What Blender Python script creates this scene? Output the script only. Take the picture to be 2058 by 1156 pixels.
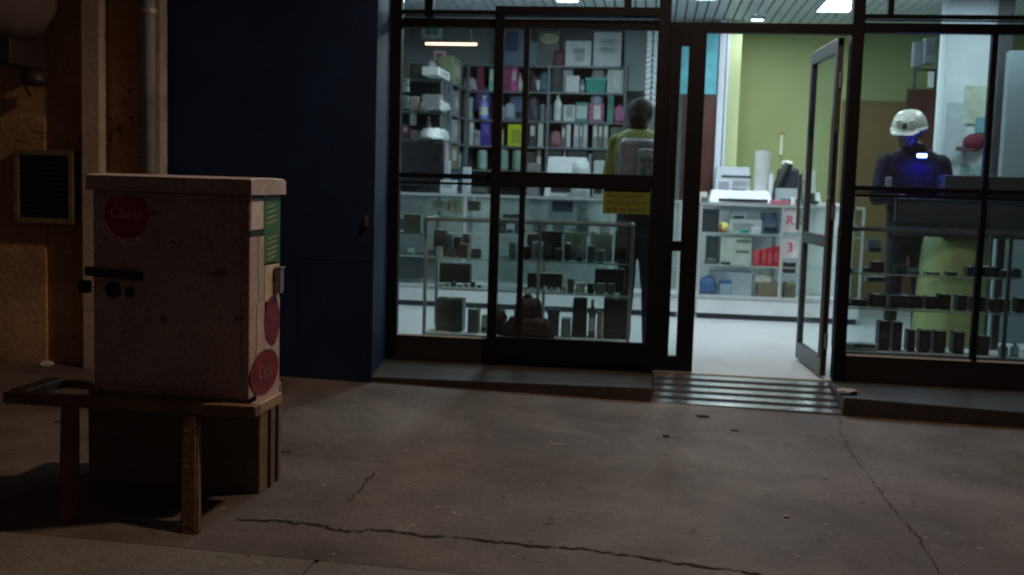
import bpy, bmesh, math, random
from mathutils import Vector, Matrix
random.seed(7)
S = bpy.context.scene
R = math.radians
for o in list(bpy.data.objects): bpy.data.objects.remove(o)
C = S.collection
# ---------------------------------------------------------------- camera
PW, PH, FP = 2058, 1156, 2200.0
YAW, PIT, ROL, CD, CH = 0.1260901, -0.0938460, 0.0297284, 7.3148, 1.215
cy_, sy_, cp_, sp_ = math.cos(YAW), math.sin(YAW), math.cos(PIT), math.sin(PIT)
FW = Vector((-sy_*cp_, cy_*cp_, sp_)); r0 = Vector((cy_, sy_, 0)); u0 = r0.cross(FW)
RT = r0*math.cos(ROL)+u0*math.sin(ROL); UP = u0*math.cos(ROL)-r0*math.sin(ROL)
CAM = Vector((0, -CD, CH))
cd = bpy.data.cameras.new("camera"); cam = bpy.data.objects.new("camera", cd); C.objects.link(cam)
mw = Matrix((RT, UP, -FW)).transposed().to_4x4(); mw.translation = CAM; cam.matrix_world = mw
cd.sensor_width = 36; cd.lens = FP/PW*36; cd.clip_end = 500; cd.clip_start = .05
cd.dof.use_dof = True; cd.dof.focus_distance = 2.3; cd.dof.aperture_fstop = cd.lens/1000/0.0060
S.camera = cam
# ---------------------------------------------------------------- world (night sky), faint sky light
w = bpy.data.worlds.new("World"); S.world = w; w.use_nodes = True
nt = w.node_tree; bg = nt.nodes['Background']
sky = nt.nodes.new('ShaderNodeTexSky'); sky.sky_type = 'NISHITA'; sky.sun_disc = False
sky.sun_elevation = R(-2.5); sky.sun_rotation = R(200)
mx = nt.nodes.new('ShaderNodeMix'); mx.data_type = 'RGBA'; mx.inputs[0].default_value = .9
mx.inputs[7].default_value = (.20, .10, .085, 1)      # city glow on a hazy night
nt.links.new(sky.outputs[0], mx.inputs[6]); nt.links.new(mx.outputs[2], bg.inputs[0]); bg.inputs[1].default_value = .10
sl = bpy.data.lights.new("moon", 'SUN'); sl.energy = .004; sl.angle = R(5); sl.color = (1, .86, .72)
so = bpy.data.objects.new("moon", sl); C.objects.link(so); so.rotation_euler = (R(55), 0, R(35))
S.view_settings.view_transform = 'Standard'; S.view_settings.look = 'None'; S.view_settings.exposure = 0; S.view_settings.gamma = 1
S.render.engine = 'CYCLES'; S.cycles.transparent_max_bounces = 64; S.cycles.max_bounces = 16; S.cycles.diffuse_bounces = 5
STREET = 54.0     # street lamp power
PANEL = 12.0     # each shop ceiling lamp
# ---------------------------------------------------------------- helpers
def ray(px, py): return RT*((px-PW/2)/FP) + UP*(-(py-PH/2)/FP) + FW
def at(px, py, Y):
    r = ray(px, py); t = (Y-CAM.y)/r.y; p = CAM+r*t; return p.x, p.z
def atz(px, py, Z):
    r = ray(px, py); t = (Z-CAM.z)/r.z; return CAM+r*t
def atx(px, py, X):
    r = ray(px, py); t = (X-CAM.x)/r.x; return CAM+r*t
def zp(x, y): return -.085-.018*x+.012*(y+.65)          # the sloping pavement
def rgb(h):
    h = h.lstrip('#'); v = [int(h[i:i+2], 16)/255 for i in (0, 2, 4)]
    return tuple(c/12.92 if c < .04045 else ((c+.055)/1.055)**2.4 for c in v)
MC = {}
def mat(col, rough=.6, metal=0., var=.25, scale=8., bump=0., emis=None, es=1., bscale=None, spec=.5, dist=.003):
    if isinstance(col, str): col = rgb(col)
    k = (tuple(col), rough, metal, var, scale, bump, emis, es, bscale, spec)
    if k in MC: return MC[k]
    m = bpy.data.materials.new('mat'); m.use_nodes = True; n = m.node_tree; b = n.nodes['Principled BSDF']
    b.inputs['Roughness'].default_value = rough; b.inputs['Metallic'].default_value = metal
    b.inputs['Specular IOR Level'].default_value = spec
    tc = n.nodes.new('ShaderNodeTexCoord')
    if var:
        ns = n.nodes.new('ShaderNodeTexNoise'); ns.inputs['Scale'].default_value = scale; ns.inputs['Detail'].default_value = 6; ns.inputs['Roughness'].default_value = .65
        n.links.new(tc.outputs['Object'], ns.inputs['Vector'])
        cr = n.nodes.new('ShaderNodeValToRGB'); cr.color_ramp.elements[0].position = .3; cr.color_ramp.elements[1].position = .7
        cr.color_ramp.elements[0].color = (*[c*(1-var) for c in col], 1); cr.color_ramp.elements[1].color = (*[min(1, c*(1+var*.6)) for c in col], 1)
        n.links.new(ns.outputs['Fac'], cr.inputs[0]); n.links.new(cr.outputs[0], b.inputs['Base Color'])
    else: b.inputs['Base Color'].default_value = (*col, 1)
    if bump:
        n2 = n.nodes.new('ShaderNodeTexNoise'); n2.inputs['Scale'].default_value = bscale or scale*4; n2.inputs['Detail'].default_value = 8
        n.links.new(tc.outputs['Object'], n2.inputs['Vector']); bp = n.nodes.new('ShaderNodeBump'); bp.inputs['Strength'].default_value = bump; bp.inputs['Distance'].default_value = dist*6
        n.links.new(n2.outputs['Fac'], bp.inputs['Height']); n.links.new(bp.outputs[0], b.inputs['Normal'])
    if emis: b.inputs['Emission Color'].default_value = (*emis, 1); b.inputs['Emission Strength'].default_value = es
    MC[k] = m; return m
def glass(tint, graze=1., rough=.02, haze=0., f0=.04):
    m = bpy.data.materials.new('glass'); m.use_nodes = True; n = m.node_tree; n.nodes.clear()
    out = n.nodes.new('ShaderNodeOutputMaterial'); t = n.nodes.new('ShaderNodeBsdfTransparent'); t.inputs[0].default_value = (*tint, 1)
    g = n.nodes.new('ShaderNodeBsdfGlossy'); g.inputs['Roughness'].default_value = rough; g.inputs[0].default_value = (.9, .95, 1, 1)
    fr = n.nodes.new('ShaderNodeLayerWeight'); fr.inputs[0].default_value = .5
    pw = n.nodes.new('ShaderNodeMath'); pw.operation = 'POWER'; pw.inputs[1].default_value = 5; n.links.new(fr.outputs['Facing'], pw.inputs[0])
    ma = n.nodes.new('ShaderNodeMath'); ma.operation = 'MULTIPLY_ADD'; ma.inputs[1].default_value = graze*.9; ma.inputs[2].default_value = f0; n.links.new(pw.outputs[0], ma.inputs[0])
    mxs = n.nodes.new('ShaderNodeMixShader'); n.links.new(ma.outputs[0], mxs.inputs[0]); n.links.new(t.outputs[0], mxs.inputs[1]); n.links.new(g.outputs[0], mxs.inputs[2])
    last = mxs
    if haze:   # grey diffuse film over the pane, varied by noise
        d = n.nodes.new('ShaderNodeBsdfDiffuse'); d.inputs[0].default_value = (.45, .47, .48, 1)
        ns = n.nodes.new('ShaderNodeTexNoise'); ns.inputs['Scale'].default_value = 2.2; ns.inputs['Detail'].default_value = 5
        ml = n.nodes.new('ShaderNodeMath'); ml.operation = 'MULTIPLY'; ml.inputs[1].default_value = haze*2
        tc = n.nodes.new('ShaderNodeTexCoord'); n.links.new(tc.outputs['Object'], ns.inputs['Vector']); n.links.new(ns.outputs['Fac'], ml.inputs[0])
        m2 = n.nodes.new('ShaderNodeMixShader'); n.links.new(ml.outputs[0], m2.inputs[0]); n.links.new(mxs.outputs[0], m2.inputs[1]); n.links.new(d.outputs[0], m2.inputs[2]); last = m2
    n.links.new(last.outputs[0], out.inputs[0]); return m
class MB:
    def __init__(s): s.bm = bmesh.new()
    def box(s, x0, x1, y0, y1, z0, z1, bev=0., rz=0., seg=2):
        t = bmesh.new(); bmesh.ops.create_cube(t, size=1)
        sx, sy, sz = abs(x1-x0), abs(y1-y0), abs(z1-z0)
        bmesh.ops.scale(t, vec=(sx, sy, sz), verts=t.verts)
        if bev: bmesh.ops.bevel(t, geom=list(t.edges), offset=min(bev, sx*.4, sy*.4, sz*.4), segments=seg, affect='EDGES', profile=.5)
        if rz: bmesh.ops.rotate(t, cent=(0, 0, 0), matrix=Matrix.Rotation(rz, 3, 'Z'), verts=t.verts)
        bmesh.ops.translate(t, vec=((x0+x1)/2, (y0+y1)/2, (z0+z1)/2), verts=t.verts); s.add(t); return s
    def hexa(s, P, bev=0.):   # 8 points, bottom 4 then top 4
        t = bmesh.new(); v = [t.verts.new(p) for p in P]
        for f in ((3, 2, 1, 0), (4, 5, 6, 7), (0, 1, 5, 4), (1, 2, 6, 5), (2, 3, 7, 6), (3, 0, 4, 7)): t.faces.new([v[i] for i in f])
        if bev: bmesh.ops.bevel(t, geom=list(t.edges), offset=bev, segments=2, affect='EDGES')
        s.add(t); return s
    def add(s, t):
        me = bpy.data.meshes.new('t'); t.to_mesh(me); t.free(); s.bm.from_mesh(me); bpy.data.meshes.remove(me)
    def cyl(s, p, q, r1, r2=None, n=20, cap=True):
        r2 = r1 if r2 is None else r2; p = Vector(p); q = Vector(q); t = bmesh.new()
        bmesh.ops.create_cone(t, cap_ends=cap, segments=n, radius1=r1, radius2=r2, depth=(q-p).length)
        bmesh.ops.transform(t, matrix=Matrix.Translation((p+q)/2) @ (q-p).to_track_quat('Z', 'Y').to_matrix().to_4x4(), verts=t.verts); s.add(t); return s
    def lathe(s, prof, c, n=24):
        t = bmesh.new(); rings = []
        for r, z in prof: rings.append([t.verts.new((c[0]+r*math.cos(2*math.pi*k/n), c[1]+r*math.sin(2*math.pi*k/n), c[2]+z)) for k in range(n)])
        for a, b in zip(rings, rings[1:]):
            for k in range(n): t.faces.new((a[k], a[(k+1) % n], b[(k+1) % n], b[k]))
        t.faces.new(rings[0][::-1]); t.faces.new(rings[-1]); s.add(t); return s
    def ball(s, c, r, sc=(1, 1, 1), sub=3):
        t = bmesh.new(); bmesh.ops.create_icosphere(t, subdivisions=sub, radius=r)
        bmesh.ops.scale(t, vec=sc, verts=t.verts); bmesh.ops.translate(t, vec=c, verts=t.verts); s.add(t); return s
    def lump(s, x0, x1, y0, y1, z0, z1, amp=.012, seed=0):
        rnd = random.Random(seed); t = bmesh.new(); bmesh.ops.create_cube(t, size=1)
        bmesh.ops.subdivide_edges(t, edges=list(t.edges), cuts=3, use_grid_fill=True)
        for v in t.verts:
            c = v.co; f = 1-.32*max(0, c.z+.1)*abs(rnd.gauss(.8, .3)); l = max(abs(c.x), abs(c.y), abs(c.z)); 
            sph = c.normalized()*.5; c2 = c*.6+sph*.4 if c.z > -.45 else c
            v.co = Vector((c2.x*f*1.1, c2.y*f*1.1, c2.z))
            v.co = Vector(((x0+x1)/2+v.co.x*(x1-x0), (y0+y1)/2+v.co.y*(y1-y0), (z0+z1)/2+v.co.z*(z1-z0)))
            if c.z > -.45: v.co += Vector((rnd.gauss(0, amp), rnd.gauss(0, amp), rnd.gauss(0, amp)))
        s.add(t); return s
    def build(s, name, m, parent=None, smooth=False):
        me = bpy.data.meshes.new(name); bmesh.ops.recalc_face_normals(s.bm, faces=s.bm.faces); s.bm.to_mesh(me); s.bm.free()
        o = bpy.data.objects.new(name, me); C.objects.link(o); me.materials.append(m)
        if smooth:
            for p in me.polygons: p.use_smooth = True
        if parent:
            o.parent = parent; o.matrix_parent_inverse = Matrix.Translation(-parent.location) if not any(parent.rotation_euler) else parent.matrix_basis.inverted()
        return o
def tag(o, label=None, cat=None, group=None, kind=None):
    if label: o['label'] = label
    if cat: o['category'] = cat
    if group: o['group'] = group
    if kind: o['kind'] = kind
    return o
def thing(name, label, cat, loc=(0, 0, 0), group=None):
    o = bpy.data.objects.new(name, None); C.objects.link(o); o.location = loc; o.empty_display_size = .1
    return tag(o, label, cat, group)
def struct(name, mb, m): return tag(mb.build(name, m), kind='structure')
def text(s, size, loc, rot, m, parent=None, depth=.0012, sx=1., font_shear=0.):
    name = 'lettering'; cu = bpy.data.curves.new(name, 'FONT'); cu.body = s; cu.size = size; cu.extrude = depth; cu.align_x = 'CENTER'; cu.align_y = 'CENTER'; cu.shear = font_shear; cu.offset = size*.012
    t = bpy.data.objects.new('t', cu); C.objects.link(t); dg = bpy.context.evaluated_depsgraph_get(); dg.update()
    me = bpy.data.meshes.new_from_object(t.evaluated_get(dg)); bpy.data.objects.remove(t)
    M = Matrix.Translation(loc) @ rot.to_matrix().to_4x4() @ Matrix.Diagonal((sx, 1, 1, 1)); me.transform(M); me.materials.clear(); me.materials.append(m)
    o = bpy.data.objects.new(name, me); C.objects.link(o)
    if parent: o.parent = parent; o.matrix_parent_inverse = Matrix.Translation(-parent.location)
    return o
from mathutils import Euler
RF = Euler((R(90), 0, 0)); RSIDE = Euler((R(90), 0, R(90)))
# common materials
M_frame = mat((.005, .0055, .008), .55, 0, .2, 6, spec=.12)
M_steel = mat((.35, .36, .38), .3, .8, .15, 12)
M_alu = mat((.62, .65, .66), .35, .5, .1, 10)
M_white = mat((.72, .76, .78), .5, 0, .08, 5)
M_black = mat((.018, .019, .022), .45, 0, .3, 10)
M_dark = mat((.045, .05, .058), .6, 0, .3, 8)
G_clear = glass((.95, .98, .97)); G_case = glass((.97, .99, .985), graze=.5, f0=.02); G_left = glass((.93, .97, .96), haze=.004, f0=.03); G_sash = glass((.86, .88, .89), haze=.006, f0=.03)
G_right = glass((.80, .87, .88), haze=.02); G_top = glass((.86, .93, .95), haze=.02)
# ================================================================ SETTING
def sheet(name, x0, x1, y0, y1, zf, m, nx=40, ny=30, jig=0.):
    t = MB(); g = [[t.bm.verts.new((x0+(x1-x0)*i/nx, y0+(y1-y0)*j/ny, zf(x0+(x1-x0)*i/nx, y0+(y1-y0)*j/ny))) for i in range(nx+1)] for j in range(ny+1)]
    for j in range(ny):
        for i in range(nx): t.bm.faces.new((g[j][i], g[j][i+1], g[j+1][i+1], g[j+1][i]))
    return struct(name, t, m)
def concrete(name, a, b, c, rough=.75, bumpd=.012, stains=1.):
    m = bpy.data.materials.new(name); m.use_nodes = True; n = m.node_tree; B = n.nodes['Principled BSDF']; B.inputs['Roughness'].default_value = rough
    tc = n.nodes.new('ShaderNodeTexCoord')
    def noise(sc, det=8, ro=.6, dist=0):
        q = n.nodes.new('ShaderNodeTexNoise'); q.inputs['Scale'].default_value = sc; q.inputs['Detail'].default_value = det; q.inputs['Roughness'].default_value = ro; q.inputs['Distortion'].default_value = dist
        n.links.new(tc.outputs['Object'], q.inputs['Vector']); return q.outputs['Fac']
    def ramp(src, p0, p1, c0, c1):
        q = n.nodes.new('ShaderNodeValToRGB'); q.color_ramp.elements[0].position = p0; q.color_ramp.elements[1].position = p1
        q.color_ramp.elements[0].color = (*c0, 1); q.color_ramp.elements[1].color = (*c1, 1); n.links.new(src, q.inputs[0]); return q.outputs[0]
    def mix(f, x, y, mode='MIX', fac=None):
        q = n.nodes.new('ShaderNodeMix'); q.data_type = 'RGBA'; q.blend_type = mode
        if fac is not None: q.inputs[0].default_value = fac
        else: n.links.new(f, q.inputs[0])
        for v, i in ((x, 6), (y, 7)):
            if isinstance(v, tuple): q.inputs[i].default_value = (*v, 1)
            else: n.links.new(v, q.inputs[i])
        return q.outputs[2]
    base = ramp(noise(1.1, 6, .6, .6), .35, .68, a, b)
    st = ramp(noise(2.7, 9, .7, .3), .40, .62, (1, 1, 1), (.70, .66, .63)); base = mix(None, base, st, 'MULTIPLY', .8*stains)
    fine = ramp(noise(60, 4, .7), .35, .66, (.62, .62, .62), (1.28, 1.28, 1.28)); base = mix(None, base, fine, 'MULTIPLY', .75)
    speck = ramp(noise(26, 2, .5), .70, .76, (0, 0, 0), (1, 1, 1)); base = mix(speck, base, c)
    dots = ramp(noise(13, 2, .5), .25, .30, (1, 1, 1), (0, 0, 0)); base = mix(dots, base, (a[0]*.3, a[1]*.3, a[2]*.3))
    n.links.new(base, B.inputs['Base Color'])
    bp = n.nodes.new('ShaderNodeBump'); bp.inputs['Strength'].default_value = .55; bp.inputs['Distance'].default_value = bumpd
    ad = n.nodes.new('ShaderNodeMath'); ad.operation = 'ADD'; n.links.new(noise(34, 8, .7), ad.inputs[0]); n.links.new(noise(5, 5, .6), ad.inputs[1]); n.links.new(ad.outputs[0], bp.inputs['Height']); n.links.new(bp.outputs[0], B.inputs['Normal'])
    return m
M_pave = concrete('pavement', (.078, .061, .050), (.185, .155, .135), (.32, .29, .26), .64, .012, 1.2)
M_kerb = concrete('kerbstone', (.17, .165, .145), (.25, .245, .22), (.35, .35, .33), .7)
M_road = concrete('asphalt', (.045, .045, .047), (.065, .063, .062), (.12, .12, .12), .85)
sheet('pavement', -40, 40, -3.735, 0, zp, M_pave, 60, 40)
sheet('road', -60, 60, -60, -4.2, lambda x, y: zp(x, -4)-.13, M_road)
sheet('ground', -250, 250, -250, 250, lambda x, y: -1.9-.0*x, mat((.08, .075, .07), .9), 4, 4)
kb = MB()
for i in range(-24, 24):
    x0, x1 = i*3.0+.0006-4.1, i*3.0+2.9994-4.1
    kb.hexa([(x0, -4.2, zp(x0, -4)-.2), (x1, -4.2, zp(x1, -4)-.2), (x1, -3.752, zp(x1, -3.75)-.2), (x0, -3.752, zp(x0, -3.75)-.2),
             (x0, -4.2, zp(x0, -4)+.006), (x1, -4.2, zp(x1, -4)+.006), (x1, -3.752, zp(x1, -3.75)+.008), (x0, -3.752, zp(x0, -3.75)+.008)], .008)
struct('kerb', kb, M_kerb)
# cracks: thin dark openings in the slab
def crack(pts, w=.010, seed=1, sub=10):
    rnd = random.Random(seed); t = MB(); P = [Vector((*atz(px, py, zp(atz(px, py, -.1).x, atz(px, py, -.1).y)).xy,)) for px, py in pts]
    Q = []
    for a, b in zip(P, P[1:]):
        for k in range(sub):
            Q.append(a.lerp(b, k/sub)+Vector((rnd.gauss(0, .005), rnd.gauss(0, .009))))
    Q.append(P[-1]); prev = None
    for i, q in enumerate(Q):
        d = (Q[min(i+1, len(Q)-1)]-Q[max(i-1, 0)]).normalized(); nn = Vector((-d.y, d.x)); ww = w*abs(rnd.gauss(.8, .45))*min(1, i/3+.2, (len(Q)-1-i)/3+.2)
        a = q+nn*ww; b = q-nn*ww
        va = t.bm.verts.new((a.x, a.y, zp(a.x, a.y)+.003)); vb = t.bm.verts.new((b.x, b.y, zp(b.x, b.y)+.003))
        if prev: t.bm.faces.new((prev[0], prev[1], vb, va))
        prev = (va, vb)
    return struct('pavement_crack', t, mat((.02, .016, .013), .95, 0, 0))
crack([(470, 1046), (560, 1046), (640, 1056), (700, 1067), (770, 1066), (850, 1078), (960, 1084), (1060, 1098), (1180, 1105), (1290, 1122), (1400, 1138), (1490, 1150), (1560, 1166)], .009, 3)
crack([(1685, 836), (1692, 880), (1710, 910), (1735, 945), (1765, 985), (1800, 1030), (1840, 1075), (1870, 1120), (1890, 1156)], .0024, 5)
crack([(760, 945), (740, 965), (720, 990), (700, 1012)], .003, 9)
crack([(560, 915), (640, 918), (720, 925), (800, 932)], .0022, 11)

# ---- left rough plaster building
M_ochre = concrete('ochre plaster', (.46, .28, .13), (.66, .44, .24), (.72, .54, .34), .85, .02)
M_pale = concrete('pale plaster', (.50, .41, .35), (.62, .52, .45), (.65, .57, .50), .8, .012, .5)
lb = thing('plaster_building', 'old ochre plaster building with a pale pilaster left of the blue wall', 'building', (-5.5, -.4, 0))
WL = -.75
xl, _ = at(160, 400, WL-.14); xr, _ = at(214, 250, WL); xp0, _ = at(163, 250, WL-.10); xp1, _ = at(199, 250, WL-.10)
t = MB(); t.box(-12, -3.16, WL, 6, -.6, 7); t.build('wall', M_ochre, lb)
t = MB(); t.box(xp0, xp1+.004, WL-.10, WL-.001, -.3, 6.5, .006); t.build('pilaster', M_pale, lb)
t = MB(); xa, za = at(-200, 228, WL-.05); xb, zb = at(84, 230, WL-.05); t.box(-9, xb, WL-.022, WL-.001, -.3, za, .003); t.build('wall_band', M_ochre, lb)
# vent with a dark grille
x0, z1 = at(28, 300, WL-.07); x1, z0 = at(150, 452, WL-.07)
v = MB(); f = .035
v.box(x0, x1, WL-.085, WL-.0, z1-f, z1, .004); v.box(x0, x1, WL-.085, WL-.0, z0, z0+f, .004); v.box(x0, x0+f, WL-.085, WL-.0, z0+f, z1-f, .004); v.box(x1-f, x1, WL-.085, WL-.0, z0+f, z1-f, .004)
vf = v.build('vent_frame', mat((.20, .15, .09), .7, 0, .3, 14, .3), lb)
v = MB(); v.box(x0+f, x1-f, WL-.06, WL-.052, z0+f, z1-f)
nn = 12
for i in range(nn):
    z = z0+f+(z1-z0-2*f)*(i+.5)/nn; v.box(x0+f, x1-f, WL-.075, WL-.061, z-.006, z+.006)
v.build('vent_grille', M_black, vf)
# scrawled paint marks on the recess wall
def scribble(px0, py0, px1, py1, n, seed, col, wd, parent, Y):
    rnd = random.Random(seed); t = MB(); x0, z1 = at(px0, py0, Y); x1, z0 = at(px1, py1, Y)
    for k in range(n):
        a0 = rnd.uniform(0, 6.28); cx = rnd.uniform(x0, x1); cz = rnd.uniform(z0, z1); rx = (x1-x0)*rnd.uniform(.2, .45); rz = (z1-z0)*rnd.uniform(.12, .35); prev = None; L = rnd.uniform(2.0, 5.0)
        for i in range(22):
            a = a0+L*i/21; rr = 1-.5*i/21; q = Vector((min(x1, max(x0, cx+rx*rr*math.cos(a))), 0, cz+rz*rr*math.sin(a))); ww = wd*(.5+.5*math.sin(i*.5+k))
            va = t.bm.verts.new((q.x-ww, Y, q.z)); vb = t.bm.verts.new((q.x+ww, Y, q.z+ww))
            if prev: t.bm.faces.new((prev[0], prev[1], vb, va))
            prev = (va, vb)
    return t.build('paint_scrawl', mat(col, .8), parent)
scribble(222, 232, 268, 290, 7, 4, (.11, .045, .03), .007, lb, WL-.004)
scribble(222, 140, 262, 215, 3, 8, (.13, .08, .05), .005, lb, WL-.004)
scribble(20, 250, 130, 290, 3, 12, (.11, .06, .035), .006, lb, WL-.026)
# drain pipe in the corner
xc, _ = at(300, 200, WL-.09); pr = .045
dp = thing('drain_pipe', 'pale round drain pipe with a clamp, in the corner beside the blue wall', 'pipe', (xc, WL-.09, 0))
t = MB(); t.cyl((xc, WL-.09, zp(-3.3, -.8)-.05), (xc, WL-.09, 6.4), pr, n=28); t.build('pipe_tube', mat((.34, .36, .38), .55, 0, .3, 5, .15), dp, True)
for px_y in (20, -560):
    _, zc = at(300, px_y, WL-.14); t = MB(); t.cyl((xc, WL-.09, zc-.018), (xc, WL-.09, zc+.012), pr+.008, n=28); t.box(xc-.02, xc+.02, WL-.09, WL-.001, zc-.012, zc+.006); t.build('pipe_clamp', mat((.55, .50, .46), .45, .3, .2), dp)
xs, _ = at(322, 200, WL-.07)
t = MB(); t.box(xs-.016, xs+.014, WL-.10, WL-.0, -.1, 6.4, .003); t.build('corner_strip', mat((.38, .35, .31), .6, 0, .4, 6), dp)
# rounded hood with its bracket, top left
hd = thing('round_hood', 'large pale rounded metal hood on a bracket at the top left of the plaster wall', 'hood', (-4.2, -1.05, 2.35))
hx, hz = at(2, -62, -1.05)
t = MB(); t.lathe([(.02, -.44), (.16, -.42), (.27, -.355), (.335, -.25), (.36, -.12), (.365, .05), (.33, .25), (.2, .36), (.02, .39)], (hx, -1.12, hz), 40); t.build('hood_shell', mat((.24, .19, .18), .5, 0, .35, 4, .15), hd, True)
xb, zb = at(30, 100, -1.05)
t = MB(); t.box(xb-.05, xb+.06, -1.2, -.79, zb-.1, zb+.13, .012); t.box(xb-.03, xb+.1, -1.22, -1.12, zb+.1, zb+.13, .005); t.build('bracket_box', mat((.07, .055, .05), .5, .3, .3), hd)
x2, z2 = at(5, 140, -1.05); t = MB(); t.cyl((x2, -1.1, z2-.1), (x2, -1.1, hz-.38), .014); t.cyl((x2+.05, -1.0, zb-.09), (x2+.02, -.79, zb-.26), .012); t.build('bracket_rod', mat((.4, .36, .33), .35, .6, .2), hd)
x2, z2 = at(50, 155, -1.0); t = MB(); t.lathe([(.02, -.05), (.075, -.04), (.085, .0), (.05, .05), (.02, .055)], (x2, -.9, z2), 20); t.build('bracket_cap', mat((.05, .035, .035), .5), hd, True)

# ---- blue building block
M_blue = mat((.006, .021, .060), .6, 0, .5, 1.6, .12, bscale=40, spec=.3)
bb = thing('blue_wall', 'dark blue painted wall beside the shop front', 'wall', (-2.45, -.35, 0))
BY = -.68
t = MB(); t.hexa([(-3.155, BY, -.3), (-1.715, BY, -.3), (-1.80, .06, -.3), (-3.155, .06, -.3), (-3.155, BY, 6), (-1.715, BY, 6), (-1.80, .06, 6), (-3.155, .06, 6)], .004); t.build('wall', M_blue, bb)
x0, z1 = at(602, 516, BY); x1, z0 = at(742, 742, BY)
t = MB()
for a, b, c, d in ((x0, x1, z1-.012, z1), (x0, x0+.012, z0, z1-.012), (x1-.012, x1, z0, z1-.012)): t.box(a, b, BY-.003, BY-.0005, c, d, .001)
t.build('hatch_trim', M_blue, bb)
hx, hz = at(737, 445, BY); t = MB(); t.box(hx-.012, hx+.012, BY-.03, BY-.001, hz-.035, hz+.035, .006); t.build('handle', mat((.10, .12, .15), .35, .6, .2), bb)

# ================================================================ SHOP BUILDING
CEIL = 3.0; BACK = 5.2; XL = -2.85; XR = 4.6
shop = thing('shop_building', 'shop building with a black framed glass front and bright interior', 'shop', (1, 2.5, 0))
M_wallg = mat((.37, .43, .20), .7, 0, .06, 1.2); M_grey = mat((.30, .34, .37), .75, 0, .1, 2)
t = MB(); t.box(XL-.2, XR+.2, -.02, .2, CEIL+.1, 6); t.box(3.4, XR+6, -.02, .2, -.5, CEIL+.1); t.box(XL-.2, -1.82, .065, .2, -.5, CEIL+.1); t.box(XL-.2, XR+.2, .2, BACK+.4, CEIL+.3, CEIL+.5)
t.build('outer_wall', mat((.10, .10, .11), .8, 0, .2, 3), shop)
t = MB(); t.box(.52, XR, BACK, BACK+.12, -.02, CEIL+.1); t.build('green_wall', M_wallg, shop)
for a, b, c, d in ((XL, .515, BACK, BACK+.12), (XL-.12, XL, .2, BACK+.12), (XR, XR+.12, .2, BACK+.12)): t = MB(); t.box(a, b, c, d, -.02, CEIL+.1); t.build('grey_wall', M_grey, shop)
# return wall, white corner trims, door panels on the back wall
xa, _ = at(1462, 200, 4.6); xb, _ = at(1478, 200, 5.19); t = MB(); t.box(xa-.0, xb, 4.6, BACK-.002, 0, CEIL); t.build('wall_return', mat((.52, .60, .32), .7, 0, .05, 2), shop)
xa0, _ = at(1441, 200, 4.5); t = MB(); t.box(xa0, xa-.045, 4.5, 4.7, 0, CEIL, .006); t.box(xa-.035, xa-.004, 4.52, 4.7, 0, CEIL, .006); t.build('corner_trim', mat((.62, .68, .76), .5, 0, .06), shop)
xd0, zd1 = at(1712, 202, BACK-.03); xd1, _ = at(1822, 202, BACK-.03)
t = MB(); t.box(xd0-.1, xd1, BACK-.04, BACK-.002, 0, zd1, .004); t.build('ochre_door', mat((.22, .15, .055), .55, 0, .15, 3), shop)
xe1, ze1 = at(1884, 180, BACK-.03); t = MB(); t.box(xd1+.004, xe1+.1, BACK-.05, BACK-.002, 0, ze1, .004); t.build('brown_door', mat((.15, .055, .04), .5, 0, .2, 4), shop)
# white structural column in front of it
xc0, _ = at(1886, 200, 3.0); xc1, _ = at(1996, 200, 3.0)
t = MB(); t.box(xc0, at(2022, 200, 3.0)[0], 3.0, 3.09, 0, CEIL, .01); t.build('column', mat((.74, .80, .83), .6, 0, .10, 3, .15), shop)
xf, _ = at(1898, 200, 2.99); t = MB(); t.box(xf-.012, xf, 2.982, 2.999, 0, CEIL); t.build('column_trunking', M_white, shop)
# tall mid-tone partition at far right
xg0, zg1 = at(2030, 102, 2.4); t = MB(); t.box(xg0, XR, 2.4, 2.5, 0, zg1, .005); t.build('partition_panel', mat((.20, .26, .27), .6, 0, .1, 2), shop)
xg0, _ = at(2002, 200, 2.8); xg1, _ = at(2028, 200, 2.8); t = MB(); t.box(xg0, xg1, 2.8, 2.9, 0, CEIL); t.build('partition_post', mat((.05, .055, .06), .5), shop)
struct('shop_floor', MB().box(XL, XR, .0, BACK, -.06, -.004), mat((.50, .54, .56), .32, 0, .10, 2.5))
# slatted ceiling
t = MB(); x = XL
while x < XR: t.box(x, x+.085, .2, BACK, CEIL, CEIL+.02, .004); x += .1
cg = t.build('ceiling_slats', mat((.78, .83, .85), .5, 0, .05, 3), shop)
t = MB(); t.box(XL, XR, .2, BACK, CEIL+.05, CEIL+.1); t.build('ceiling_void', mat((.12, .14, .15), .8), shop)
# ---- front frames
FY0, FY1 = -.03, .045
def zat(py, px, Y=0.): return at(px, py, Y)[1]
def xat(px, py, Y=0.): return at(px, py, Y)[0]
XA, XB, XC, XD, XE, XF = -1.795, xat(1322, 300), xat(1338, 300), xat(1356, 400), xat(1373, 400), xat(1406, 400)
XG0, XG1 = xat(1692, 400, 0), xat(1716, 400, 0)
ztt, ztb = zat(38, 900), zat(56, 900); z0w = zat(674, 850)
XJ = xat(1310, 400)
for a, b, e in ((XA, xat(803, 300)+.005, 0), (XJ, XC, .01), (XG0, XG1, .01), (3.34, 3.40, 0)):      # left stile, jamb, hinge post, right stile
    t = MB(); t.box(a, b, FY0-e, FY1+e*3, 0, CEIL+.1, .004); t.build('frame_post', M_frame, shop)
t = MB()
for a, b in ((XA+.08, XJ), (XG1, 3.34)):
    t.box(a, b, FY0+.002, FY1-.002, ztb, ztt, .003); t.box(a, b, FY0+.006, FY1-.012, zat(28, 900), zat(21, 900), .002)
t.box(XC, XG0, FY0+.002, FY1-.002, zat(67, 1500), zat(47, 1500), .003)
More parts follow.
